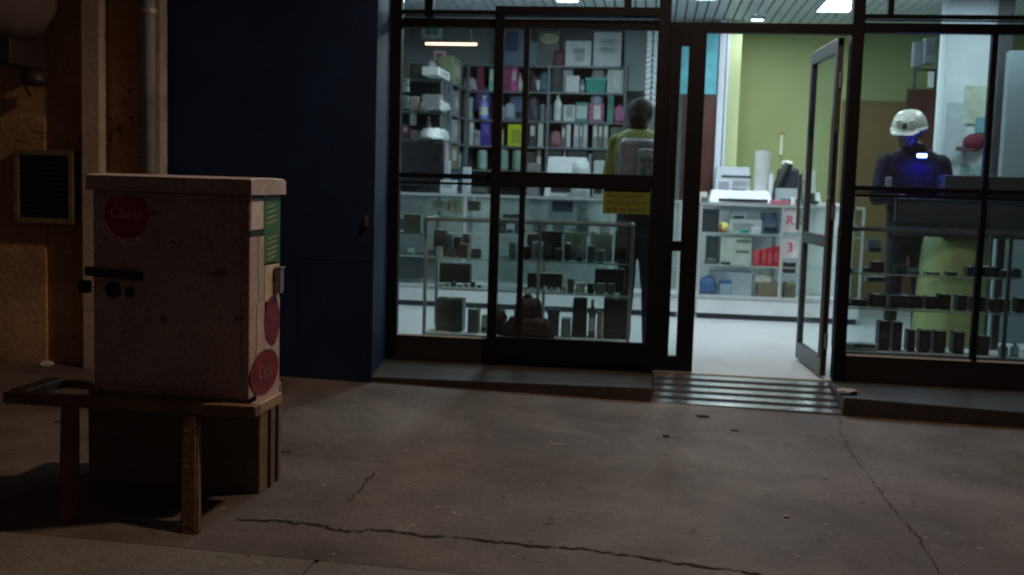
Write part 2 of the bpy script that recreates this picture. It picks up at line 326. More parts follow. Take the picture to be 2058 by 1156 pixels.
t.box(XA+.08, XG0, FY0, FY1, CEIL-.02, CEIL+.1)
t.box(XG1, 3.34, FY0, FY1, CEIL-.02, CEIL+.1)
t.build('transom_rail', M_frame, shop)
for p0, p1 in ((855, 872), (1255, 1270), (1784, 1796)):
    t = MB(); t.box(xat(p0, 10), xat(p1, 10), FY0+.004, FY1-.004, zat(34, (p0+p1)/2), CEIL-.02, .003); t.build('transom_mullion', M_frame, shop)
t = MB(); t.box(XA+.08, XG0, .004, .010, ztt, CEIL-.02); t.box(XG1, 3.34, .004, .010, ztt, CEIL-.02); t.build('transom_glass', G_top, shop)
# left fixed window
fw = MB(); fw.box(XA+.08, XJ, FY0+.004, FY1-.004, 0, z0w, .004); fw.build('left_sill_panel', mat((.012, .010, .010), .5, 0, .2), shop)
t = MB(); t.box(XA+.08, XJ, FY0+.01, FY1-.01, zat(359, 900), zat(349, 900), .002); t.box(XA+.08, XJ, FY0+.01, FY1-.01, zat(371, 900), zat(366, 900), .002)
xs0 = xat(1042, 400); t.build('left_mid_rail', M_frame, shop)
t = MB(); t.box(xat(1050, 400)-.019, xat(1050, 400)+.017, FY0+.012, FY1-.012, z0w, ztb, .002); t.build('left_mullion', M_frame, shop)
t = MB(); t.box(XA+.08, XJ, .004, .009, z0w, ztb); t.build('left_glass', G_left, shop)
t = MB(); t.box(XA+.085, XJ-.005, FY0-.004, FY0+.003, z0w-.001, z0w+.008); t.build('left_glass_bead', mat((.78, .80, .80), .4, .1, .1), shop)
# front sliding sash
sx0, sx1 = xat(986, 400, -.07), xat(1309, 400, -.07)+.055; sw = .062
zs0, zs1 = .005, zat(14, 1150, -.07); zm0, zm1 = zat(379, 1150, -.07), zat(348, 1150, -.07); zr = zat(683, 1150, -.07)
t = MB(); t.box(sx0, sx0+sw, -.09, -.045, zs0, zs1, .003); t.box(sx1-.055, sx1, -.09, -.045, zs0, zs1, .003)
t.box(sx0+sw, sx1-.055, -.088, -.047, zs0+.04, zr, .004); t.box(sx0+sw, sx1-.055, -.088, -.047, zm0, zm1, .003); t.box(sx0+sw, sx1-.055, -.088, -.047, zs1-.055, zs1, .003)
sash = t.build('sliding_sash', M_frame, shop)
t = MB(); t.box(sx0+sw, sx1-.055, -.070, -.066, zr, zs1-.055); t.build('sash_glass', G_sash, sash)
# narrow slit door leaf beside the opening
nl = MB(); nz0, nz1 = zat(716, 1355), zat(92, 1378)
nl.box(XC, XD, FY0+.0, FY1, .01, zat(66, 1400), .003); nl.box(XE-.003, XF, FY0+.0, FY1, .01, zat(66, 1400), .003); nl.box(XD, XE-.003, FY0, FY1, .01, nz0, .002); nl.box(XD, XE-.003, FY0, FY1, nz1, zat(66, 1400), .002)
nzm0, nzm1 = zat(505, 1370), zat(485, 1370); nl.box(XD, XE-.003, FY0, FY1, nzm0, nzm1, .002)
nleaf = nl.build('narrow_door_leaf', M_frame, shop)
t = MB(); t.box(XD, XE-.003, .0, .006, nz0, nz1); t.build('slit_glass', G_clear, nleaf)
# open door leaf swung into the shop
hx, hy = 1.155, .06; fx, fy = 1.098, .87; d = Vector((fx-hx, fy-hy)).normalized(); L = (Vector((fx, fy))-Vector((hx, hy))).length; an = math.atan2(d.y, d.x)
def lbox(mb, a, b, z0, z1, th=.02):
    c = Vector((hx, hy))+d*((a+b)/2); mb.box(c.x-(b-a)/2, c.x+(b-a)/2, c.y-th, c.y+th, z0, z1, .003, rz=an); return mb
HT = zat(68, 1500)-.01
t = MB(); lbox(t, 0, .06, .012, HT); lbox(t, L-.05, L, .012, HT); lbox(t, .06, L-.05, .012, .13); lbox(t, .06, L-.05, HT-.09, HT); lbox(t, .06, L-.05, .86, .94)
leaf = t.build('door_leaf', mat((.055, .066, .070), .4, .2, .15), shop)
t = MB(); lbox(t, .06, L-.05, .13, .86, .003); lbox(t, .06, L-.05, .94, HT-.09, .003); t.build('door_glass', glass((.93, .97, .95), graze=.12), leaf)
t = MB(); c = Vector((hx, hy))+d*(L-.025); t.cyl((c.x-.06, c.y, .95), (c.x-.06, c.y, 1.35), .012); t.cyl((c.x-.06, c.y, 1.0), (c.x, c.y, 1.0), .008); t.cyl((c.x-.06, c.y, 1.3), (c.x, c.y, 1.3), .008); t.build('door_handle', M_steel, leaf)
for z in (.25, 1.1, 1.95): t = MB(); t.cyl((hx+.008, hy-.02, z-.05), (hx+.008, hy-.02, z+.05), .012); t.build('hinge', M_steel, leaf)
xv = xat(1663, 400, -.045); t = MB(); t.cyl((xv, -.055, .15), (xv, -.055, zat(400, 1665)), .008); t.cyl((xv, -.055, zat(393, 1665)), (xv, -.055, zat(230, 1670)), .006); t.build('latch_rod', mat((.35, .34, .34), .35, .7, .1), shop)
# right window
z0r = zat(714, 1720); 
t = MB(); t.box(XG1, 3.34, FY0+.004, FY1-.004, 0, z0r, .004); t.build('right_sill_panel', mat((.010, .0095, .011), .5, 0, .2), shop)
t = MB(); t.box(XG1, 3.34, FY0+.01, FY1-.01, zat(387, 1850), zat(377, 1850), .002); t.box(XG1, 3.34, FY0+.01, FY1-.01, zat(399, 1850), zat(393, 1850), .002); t.build('right_mid_rail', M_frame, shop)
t = MB(); t.box(2.062, 2.098, FY0+.012, FY1-.012, z0r, ztb, .002); t.build('right_mullion', M_frame, shop)
t = MB(); t.box(XG1, 3.34, .004, .009, z0r, ztb); t.build('right_glass', G_right, shop)
t = MB(); t.box(XG1+.005, 2.06, FY0-.004, FY0+.003, z0r-.001, z0r+.009); t.box(2.1, 3.33, FY0-.004, FY0+.003, z0r-.001, z0r+.009); t.build('right_glass_bead', mat((.78, .80, .80), .4, .1, .1), shop)
# thin light strips between the paired rails
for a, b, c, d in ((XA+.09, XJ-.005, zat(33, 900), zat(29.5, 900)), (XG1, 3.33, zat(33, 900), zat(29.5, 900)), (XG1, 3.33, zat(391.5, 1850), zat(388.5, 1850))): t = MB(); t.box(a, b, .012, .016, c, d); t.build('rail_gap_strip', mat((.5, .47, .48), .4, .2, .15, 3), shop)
# ---- steps and ribbed ramp
M_step = concrete('step', (.030, .026, .023), (.048, .042, .038), (.08, .07, .07), .55, .006)
st = tag(MB().hexa([(-1.73, -.65, -.3), (.035, -.65, -.3), (.035, -.031, -.3), (-1.80, -.031, -.3), (-1.73, -.65, -.022), (.035, -.65, -.002), (.035, -.031, -.002), (-1.80, -.031, -.006)], .006).build('stone_step', M_step), 'dark stone step below the left sliding window', 'step', 'dark stone steps at the shop front')
st = tag(MB().hexa([(1.175, -.65, -.4), (3.6, -.65, -.4), (3.6, -.031, -.4), (1.175, -.031, -.4), (1.175, -.65, .004), (3.6, -.65, -.075), (3.6, -.031, -.004), (1.175, -.031, -.002)], .006).build('stone_step', M_step), 'dark stone step below the right window by the open door', 'step', 'dark stone steps at the shop front')
rp = thing('entrance_ramp', 'ribbed metal ramp plate leading up to the open doorway', 'ramp', (.6, -.34, -.06))
M_ramp = mat((.16, .165, .18), .30, .75, .25, 9, .1)
t = MB(); t.hexa([(.04, -.66, -.3), (1.172, -.66, -.3), (1.172, -.032, -.3), (.04, -.032, -.3), (.04, -.66, -.098), (1.172, -.66, -.108), (1.172, -.032, -.012), (.04, -.032, -.008)]); t.build('ramp_plate', M_ramp, rp)
t = MB()
for k in range(5):
    y0 = -.655+k*.125; u = (y0+.66)/.63; za = -.098+u*.09; zb = -.108+u*.096
    t.hexa([(.045, y0, za-.02), (1.168, y0, zb-.02), (1.168, y0+.07, zb-.004), (.045, y0+.07, za-.004), (.045, y0, za+.016), (1.168, y0, zb+.016), (1.168, y0+.07, zb+.026), (.045, y0+.07, za+.026)], .004)
t.build('ramp_rib', mat((.42, .44, .47), .22, .85, .2, 12, .05), rp)
t = MB(); t.box(XB, XF, -.06, -.031, -.002, .012, .002); t.build('threshold_strip', mat((.5, .48, .5), .3, .7, .1), shop)
# ================================================================ LAMPS
def ceiling_light(px, py, lx, ly, label, e, col=(.82, .95, 1.0), cam_e=9., xy=None):
    p = Vector((*xy, CEIL-.03)) if xy else atz(px, py, CEIL-.03); o = thing('ceiling_light', label, 'ceiling light', (p.x, p.y, CEIL), 'fluorescent ceiling lights in the shop')
    t = MB(); w_ = .02
    t.box(p.x-lx/2, p.x+lx/2, p.y-ly/2, p.y-ly/2+w_, CEIL-.035, CEIL-.001); t.box(p.x-lx/2, p.x+lx/2, p.y+ly/2-w_, p.y+ly/2, CEIL-.035, CEIL-.001)
    t.box(p.x-lx/2, p.x-lx/2+w_, p.y-ly/2+w_, p.y+ly/2-w_, CEIL-.035, CEIL-.001); t.box(p.x+lx/2-w_, p.x+lx/2, p.y-ly/2+w_, p.y+ly/2-w_, CEIL-.035, CEIL-.001); t.build('light_frame', M_white, o)
    t = MB(); t.box(p.x-lx/2+w_, p.x+lx/2-w_, p.y-ly/2+w_, p.y+ly/2-w_, CEIL-.025, CEIL-.01); t.build('diffuser', mat((.8, .8, .8), .5, 0, 0, emis=(.85, .97, 1), es=cam_e), o)
    ld = bpy.data.lights.new('lamp', 'AREA'); ld.shape = 'RECTANGLE'; ld.size = lx; ld.size_y = ly; ld.energy = e; ld.color = col
    lo = bpy.data.objects.new('lamp', ld); C.objects.link(lo); lo.location = (0, 0, -.045); lo.parent = o
ceiling_light(1690, 7, .34, 1.0, 'long bright ceiling light above the open door leaf', PANEL*1.3)
ceiling_light(1424, -22, .22, 1.1, 'bright ceiling light above the blue poster', PANEL*1.8)
ceiling_light(1522, 40, .16, .16, 'small square ceiling light farthest back near the green wall', PANEL*.35)
ceiling_light(1136, -8, .24, .7, 'ceiling light above the back shelves behind the sliding window', PANEL*2.2)
ceiling_light(0, 0, .3, 1.1, 'unseen ceiling light added above the white column', PANEL*1.2, xy=(2.75, 1.9))  # added out of view to brighten the column
ceiling_light(0, 0, .3, 1.1, 'unseen ceiling light added just inside the doorway', PANEL*.7, xy=(.75, 1.2))  # unseen lamp put in for more light behind the doorway
ceiling_light(0, 0, .3, .9, 'unseen ceiling light added just inside the left window', PANEL*1.7, xy=(-1.1, 1.5))  # added above the frame to lift the dim left front case
ceiling_light(0, 0, .3, .9, 'unseen ceiling light added just inside the right window', PANEL*.5, xy=(1.8, .9))  # unseen extra lamp for the goods behind the right window
# warm tube
wx0, wz = at(855, 88, 2.2); wx1, _ = at(958, 90, 2.2)
wt = thing('tube_lamp', 'glowing warm orange-white tube lamp hanging at the upper left of the shop', 'lamp', ((wx0+wx1)/2, 2.2, wz))
t = MB(); t.cyl((wx0, 2.2, wz), (wx1, 2.2, wz), .011); t.build('tube', mat((.9, .7, .5), .4, 0, 0, emis=(1, .60, .36), es=3.2), wt)
t = MB(); t.box(wx0-.01, wx1+.01, 2.19, 2.21, wz+.014, wz+.028); t.cyl((wx0+.05, 2.2, wz+.02), (wx0+.05, 2.2, CEIL), .003); t.cyl((wx1-.05, 2.2, wz+.02), (wx1-.05, 2.2, CEIL), .003); t.build('tube_holder', M_dark, wt)
# street lamp on the facade, above the picture
LP = Vector((.3, -2.1, 3.8))
sp = thing('street_lamp', 'warm street lamp on a bracket high above the shop window', 'street lamp', (.3, -.02, 4.0))
t = MB(); t.cyl((.3, -.02, 4.1), (.3, -1.95, 4.05), .025); t.box(.23, .37, -.05, -.021, 4.0, 4.2, .01); t.build('lamp_arm', M_frame, sp)
t = MB(); t.hexa([(.18, -2.3, 3.94), (.42, -2.3, 3.94), (.42, -1.9, 3.94), (.18, -1.9, 3.94), (.23, -2.23, 4.06), (.37, -2.23, 4.06), (.37, -1.93, 4.12), (.23, -1.93, 4.12)], .01); t.build('lamp_head', M_frame, sp)
t = MB(); t.box(.21, .39, -2.27, -1.93, 3.92, 3.939); t.build('lamp_lens', mat((.9, .8, .6), .4, 0, 0, emis=(1, .62, .35), es=20), sp)
ld = bpy.data.lights.new('street_light', 'SPOT'); ld.energy = STREET*4; ld.color = (1, .68, .49); ld.shadow_soft_size = .10; ld.spot_size = R(160); ld.spot_blend = .6
lo = bpy.data.objects.new('street_light', ld); C.objects.link(lo); lo.location = LP; lo.rotation_euler = (R(-4), R(0), 0)
# ================================================================ CABINET, BENCH FRAME, PLINTH
CF, CB = -3.30, -2.94
cx0, cx1 = at(184, 600, CF)[0], at(499, 600, CF)[0]; cz0 = at(340, 797, CF)[1]; cz1 = 1.150; ct = at(300, 351, CF)[1]
cab = thing('utility_cabinet', 'dirty white roadside utility cabinet with red round stickers', 'cabinet', ((cx0+cx1)/2, (CF+CB)/2, cz0))
M_cab = concrete('cabinet paint', (.46, .36, .34), (.66, .54, .51), (.28, .20, .17), .5, .002, .7)
M_cab2 = concrete('cabinet lid paint', (.45, .40, .38), (.56, .51, .48), (.30, .22, .18), .5, .002, .6)
t = MB(); t.box(cx0, cx1, CF+.012, CB, cz0, cz1, .008); t.build('cabinet_body', M_cab, cab)
t = MB(); t.box(cx0+.012, cx1-.035, CF, CF+.0115, cz0+.012, cz1-.008, .006); dr = t.build('cabinet_door', M_cab, cab)
lx0, lx1 = at(174, 370, CF-.02)[0], cx1+.020
t = MB(); N = 24; y0, y1 = CF-.03, CB+.008
for i in range(N):     # lid: shallow crowned top, rolled edges
    pass
prof = []
for k in range(13):
    u = k/12; prof.append((y0+(y1-y0)*u, ct-.003+.004*math.sin(math.pi*u)-(.005 if k in (0, 12) else 0)))
bm = t.bm; secs = []
for x, dz, iny in ((lx0, -.006, .003), (lx0+.006, 0, 0), (lx1-.006, 0, 0), (lx1, -.005, .003)):
    secs.append([bm.verts.new((x, y+(iny if k < 6 else -iny), z+dz)) for k, (y, z) in enumerate(prof)]+[bm.verts.new((x, y1-iny, cz1-.004)), bm.verts.new((x, y0+iny, cz1-.004))])
for a, b in zip(secs, secs[1:]):
    n_ = len(a)
    for k in range(n_): bm.faces.new((a[k], a[(k+1) % n_], b[(k+1) % n_], b[k]))
bm.faces.new(secs[0]); bm.faces.new(secs[-1][::-1]); t.build('cabinet_lid', M_cab2, cab)
t = MB(); t.box(cx0+.02, cx1-.02, CF-.008, CF-.0005, cz1-.028, cz1-.006, .003); t.build('drip_rail', M_cab, cab)
# handle and lock on the right side, old fittings on the front
hx, hz = at(566, 565, CB); t = MB(); t.box(cx1-.001, cx1+.030, CB-.085, CB-.035, hz-.045, hz+.055, .006); t.box(cx1+.005, cx1+.034, CB-.09, CB-.03, hz+.056, hz+.064, .002); t.build('side_handle', mat((.30, .29, .30), .4, .5, .3), cab)
def F(px, py): return at(px, py, CF)
x0, z1 = F(172, 535); x1, z0 = F(288, 558)
t = MB(); t.hexa([(x0, CF-.012, z0), (x1, CF-.012, z0-.012), (x1, CF-.001, z0-.012), (x0, CF-.001, z0), (x0, CF-.012, z1), (x1, CF-.012, z1-.012), (x1, CF-.001, z1-.012), (x0, CF-.001, z1)], .002); t.build('tape_strip', mat((.045, .035, .025), .6, 0, .3), cab)
x0, z0 = F(172, 575); t = MB(); t.box(x0-.012, x0+.03, CF-.04, CF-.001, z0-.025, z0+.025, .008); t.build('front_latch', M_black, cab)
for px, py, r in ((228, 582, .031), (262, 587, .019)):
    x, z = F(px, py); t = MB(); t.cyl((x, CF-.008, z), (x, CF-.0005, z), r, r*1.05, 28); t.build('lock_hole', mat((.012, .009, .009), .6, 0, 0), cab)
for (px, py, s, sd) in ((440, 548, .035, 3), (300, 430, .03, 5)):   # rust smear
    x, z = F(px, py); rnd = random.Random(sd); t = MB(); vs = []
    for k in range(14):
        a = k/14*6.283; r = s*rnd.uniform(.5, 1.0); vs.append(t.bm.verts.new((x+r*1.5*math.cos(a), CF-.0015, z+r*.5*math.sin(a)+.2*r*math.cos(a))))
    t.bm.faces.new(vs[::-1]); t.build('paint_stain', mat((.22, .15, .13), .7), cab)
M_red = mat((.48, .035, .06), .45, 0, .4, 14); M_pink = mat((.50, .24, .26), .45, 0, .1); M_stw = mat((.62, .56, .54), .45, 0, .2, 20)
def disc(mb, c, r, rz, axis, n=40, th=.0015, k=0):
    t = bmesh.new(); vs = []
    for i in range(n):
        a = 2*math.pi*i/n; u, v = r*math.cos(a), rz*math.sin(a)
        vs.append(t.verts.new((c[0]+u, c[1], c[2]+v) if axis == 'y' else (c[0], c[1]+u, c[2]+v)))
    f = t.faces.new(vs); e = bmesh.ops.extrude_face_region(t, geom=[f]); nv = [g for g in e['geom'] if isinstance(g, bmesh.types.BMVert)]
    bmesh.ops.translate(t, vec=(0, -th, 0) if axis == 'y' else (th, 0, 0), verts=nv); mb.add(t); return mb
x, z = F(255, 431); rr = F(299, 431)[0]-x
t = disc(MB(), (x, CF-.0008, z), rr, rr*1.05, 'y'); stk = t.build('round_sticker', M_red, cab)
text('Claro', .056, (x-.004, CF-.0035, z+.004), RF, mat((.72, .44, .46), .5, 0, .1), stk)
t = MB()
for a, l in ((70, .018), (40, .016), (10, .018)): t.cyl((x+.05+.006*math.cos(R(a)), CF-.003, z+.012+.006*math.sin(R(a))), (x+.05+l*math.cos(R(a)), CF-.003, z+.012+l*math.sin(R(a))), .003)
t.build('sticker_rays', M_pink, stk)
# white ribbon banner under it
t = MB(); prev = None
for i in range(17):
    a = R(198+i*(104/16)); r0_, r1_ = rr*1.07, rr*1.30; q = [(x+r*math.cos(a)*1.0, CF-.0008, z+r*math.sin(a)*1.0) for r in (r0_, r1_)]
    v = [t.bm.verts.new(p) for p in q]
    if prev: t.bm.faces.new((prev[0], prev[1], v[1], v[0]))
    prev = v
rb = t.build('ribbon_sticker', mat((.80, .66, .66), .5, 0, .15), cab)
t = MB(); prev = None
for i in range(12):
    a = R(206+i*7.6); q = [(x+r*math.cos(a), CF-.0022, z+r*math.sin(a)) for r in (rr*1.15, rr*1.22)]; v = [t.bm.verts.new(p) for p in q]
    if prev and i % 4: t.bm.faces.new((prev[0], prev[1], v[1], v[0]))
    prev = v
t.build('ribbon_lettering', mat((.30, .07, .08), .5), rb)
# side face stickers.  side(u,z): u 0..1 from front to back
def SY(px, py):
    p = atx(px, py, cx1+.001); return p.y, p.z
def sidebox(name, px0, py0, px1, py1, m, par=cab, th=.002, off=.0):
    ya, za = SY(px0, py0); yb, zb = SY(px1, py1); ya = max(ya, CF+.014); yb = min(yb, CB-.004)
    t = MB(); t.box(cx1+.0005+off, cx1+th+off, ya, yb, zb, za); return t.build(name, m, par)
grn = sidebox('green_poster', 531, 396, 562, 528, mat((.045, .17, .05), .5, 0, .3, 12))
ya, za = SY(533, 410)
t = MB()
for k in range(11):
    z = za-.012-k*.021; a, _ = SY(535+random.random()*3, 450); b, _ = SY(552+random.random()*6, 450)
    if k in (4, 5): continue
    t.hexa([(cx1+.003, a, z-.006), (cx1+.0036, a, z-.006), (cx1+.0036, b, z+.006), (cx1+.003, b, z+.006), (cx1+.003, a, z+.0), (cx1+.0036, a, z+.0), (cx1+.0036, b, z+.012), (cx1+.003, b, z+.012)])
t.build('poster_lettering', mat((.36, .42, .26), .5), grn)
sidebox('white_notice', 505, 402, 528, 460, M_stw); sidebox('torn_paper', 520, 476, 530, 600, mat((.45, .42, .33), .6, 0, .3, 20)); sidebox('torn_paper', 532, 530, 556, 640, mat((.62, .54, .42), .6, 0, .25, 16))
sidebox('black_label', 503, 464, 529, 473, M_black); sidebox('black_label', 508, 390, 530, 398, M_black)
sidebox('pale_poster', 516, 612, 560, 792, mat((.55, .42, .38), .55, 0, .25, 12))
for (px, py, pw, ph) in ((546, 645, 15, 50), (531, 747, 30, 44)):
    y, z = SY(px, py); yb, _ = SY(px+pw, py); ya, _ = SY(px-pw, py); ry = min((yb-ya)/2, CB-.003-y, y-CF-.016); _, zt = SY(px, py-ph)
    t = disc(MB(), (cx1+.0028, y, z), ry, zt-z, 'x'); s_ = t.build('round_sticker', mat((.20, .016, .03), .5, 0, .5, 16), cab)
    text('Claro', .05 if pw < 20 else .075, (cx1+.0055, y, z+.0), RSIDE, mat((.26, .10, .11), .5, 0, .2), s_, sx=.75 if pw < 20 else .95)
y, z = SY(541, 693); t = MB(); t.box(cx1+.0024, cx1+.0034, y-.05, y+.04, z-.012, z+.016); t.build('ribbon_sticker', M_stw, cab)
# plinth
px0, px1 = -2.31, -1.562; PY0, PY1 = -3.07, -2.80
pl = MB(); zb = zp(px0, PY0)-.1
pl.box(px0, px1, PY0, PY1, zb, cz0-.012, .008)
plinth = thing('concrete_plinth', 'dark brown concrete plinth under the utility cabinet', 'plinth', ((px0+px1)/2, (PY0+PY1)/2, zp(-1.9, PY0)))
pl.build('plinth_block', concrete('plinth', (.19, .15, .10), (.30, .25, .18), (.2, .16, .12), .85, .01), plinth)
t = MB()
for k, yy in enumerate((PY0+.10, PY0+.19)): t.box(px1-.001, px1+.012, yy, yy+.018, zb, cz0-.014, .003)
t.build('plinth_rib', mat((.12, .10, .07), .8), plinth)
# bench frame
bx0, bx1 = at(6, 800, -3.38)[0], at(514, 815, -3.38)[0]; bz1 = cz0-.003; bz0 = bz1-.045; B0 = -3.385
M_rust = mat((.20, .115, .06), .55, .1, .4, 14, .3); M_rail = mat((.22, .145, .075), .5, .2, .45, 10, .3)
bf = thing('bench_frame', 'rusty orange metal bench frame around the foot of the cabinet', 'bench', ((bx0+bx1)/2, -3.3, zp(-2, -3.4)))
t = MB(); t.box(bx0, bx1, B0, B0+.05, bz0, bz1, .006); t.build('front_rail', M_rail, bf)
t = MB(); t.box(bx1-.045, bx1, B0+.051, -3.075, bz0, bz1, .006); t.build('side_rail', mat((.50, .36, .22), .4, .3, .3, 10, .2), bf)  # right rail coloured lighter than the others, as if lamp-lit
t = MB(); t.box(bx0, bx0+.07, B0+.051, -3.04, bz0+.004, bz1+.004, .006); t.build('side_rail', M_rail, bf)
t = MB(); t.box(bx0+.071, px0-.001, -3.06, -3.03, bz0+.006, bz1-.004, .004); t.build('back_rail', M_rail, bf)
for (pa, pb, py, m) in ((366, 400, 1072, M_rust), (120, 156, 1050, M_rust)):
    gp = atz((pa+pb)/2, py, zp(-1.7, -3.55)); gz = zp(gp.x, gp.y); yy = gp.y
    xt = at((pa+pb)/2, 830, B0+.0)[0]; t = MB()
    t.hexa([(gp.x-.034, yy-.02, gz-.02), (gp.x+.034, yy-.02, gz-.02), (gp.x+.034, yy+.025, gz-.02), (gp.x-.034, yy+.025, gz-.02), (xt-.031, B0-.012, bz0+.004), (xt+.031, B0-.012, bz0+.004), (xt+.031, B0+.035, bz0+.004), (xt-.031, B0+.035, bz0+.004)], .008)
    t.build('leg', m, bf)
t = MB(); p = atz(100, 765, zp(-2.6, -2.7)+.0)
for px, py in ((110, 760),): 
    a = at(px, py, -3.06); 
# litter
def litter(px, py, r, sc, col, name, label, cat, kind='lump', seed=1):
    p = atz(px, py, zp(*atz(px, py, -.1).xy)); rnd = random.Random(seed); t = MB(); t.ball((0, 0, 0), r, sc, 2)
    for v in t.bm.verts: v.co *= rnd.uniform(.7, 1.15)
    z = zp(p.x, p.y); bmesh.ops.translate(t.bm, vec=(p.x, p.y, z+r*sc[2]*.6), verts=t.bm.verts); return tag(t.build(name, mat(col, .8)), label, cat)
litter(1412, 838, .045, (1, .5, .18), (.03, .028, .025), 'dead_leaf', 'largest dark crumpled leaf on the pavement just below the ramp', 'leaf', seed=2)
litter(1476, 866, .022, (1.2, .6, .25), (.03, .028, .025), 'dead_leaf', 'small dark leaf scrap on the pavement below the middle of the ramp', 'leaf', seed=3)
litter(1338, 878, .016, (1.2, .8, .6), (.12, .11, .10), 'pebble', 'small dark pebble left of and below the ramp', 'pebble', seed=4)
litter(1118, 893, .045, (1.2, .5, .06), (.2, .17, .15), 'paper_scrap', 'pale flattened paper scrap on the pavement below the sliding window', 'litter', seed=5)
litter(1580, 1040, .014, (1, .8, .4), (.5, .45, .42), 'paper_scrap', 'tiny pale scrap on the pavement in front of the doorway', 'litter', seed=6)
litter(95, 733, .05, (1.0, .6, .5), (.62, .60, .55), 'plastic_bag', 'crumpled pale plastic bag by the foot of the plaster wall', 'bag', seed=7)
litter(575, 908, .025, (1.4, .5, .15), (.05, .04, .035), 'dead_leaf', 'dark leaf on the pavement right beside the plinth', 'leaf', seed=9)
litter(500, 1122, .020, (1, .8, .3), (.03, .025, .02), 'pebble', 'dark pebble near the kerb below the bench frame', 'pebble', seed=10)
p = atz(1690, 790, .02); t = MB(); rnd = random.Random(4); t.ball((0, 0, 0), .06, (1.1, .9, .35), 2); 
for v in t.bm.verts: v.co *= rnd.uniform(.65, 1.2)
bmesh.ops.translate(t.bm, vec=(1.215, -.5, .015), verts=t.bm.verts); tag(t.build('plaster_chunk', mat((.32, .27, .23), .85, 0, .3, 20, .4)), 'broken pale plaster lump on the step end beside the ramp', 'rubble')

# ================================================================ SHOP CONTENTS
def shelfunit(name, label, x0, x1, y0, y1, zs, ups, m, back=True, grp=None, top=None):
    o = thing(name, label, 'shelf', ((x0+x1)/2, (y0+y1)/2, 0), grp)
    for z in zs: t = MB(); t.box(x0+.016, x1-.016, y0, y1, z-.022, z, .002); t.build('shelf_board', m, o)
    for u in ups:
        for yy in (y0+.0, y1-.03): t = MB(); t.box(u-.015, u+.015, yy-.002, yy+.03, 0, top or zs[-1]+.02, .002); t.build('upright', m, o)
    if back: t = MB(); t.box(x0+.016, x1-.016, y1+.032, y1+.038, .0, zs[-1]); t.build('back_panel', mat((.03, .034, .04), .8), o)
    return o
BZ = [1.09, 1.37, 1.64, 1.925, 2.245, 2.53]
M_shelf = mat((.15, .18, .20), .45, .4, .15)
SYF = 4.85
bxs = [at(p, 200, SYF)[0] for p in (940, 1102, 1256)]
shelfunit('metal_shelf', 'grey metal shelves along the back wall behind the sliding window', bxs[0], bxs[2], SYF, SYF+.3, [.2, .55]+BZ, bxs, M_shelf)
# side shelving along x = -2.1
SXF = -2.10
so_ = thing('metal_shelf', 'grey metal shelves running along the left side wall of the shop', 'shelf', (-2.3, 4.1, 0))
for z in [.5]+BZ[1:5]: t = MB(); t.box(-2.45, SXF, 3.90, 4.84, z-.022, z, .002); t.build('shelf_board', M_shelf, so_)
for yy in (3.9, 4.36, 4.83): t = MB(); t.box(SXF-.03, SXF, yy-.015, yy+.0149, 0, 2.27); t.box(-2.45, -2.42, yy-.015, yy+.0149, 0, 2.27); t.build('upright', M_shelf, so_)
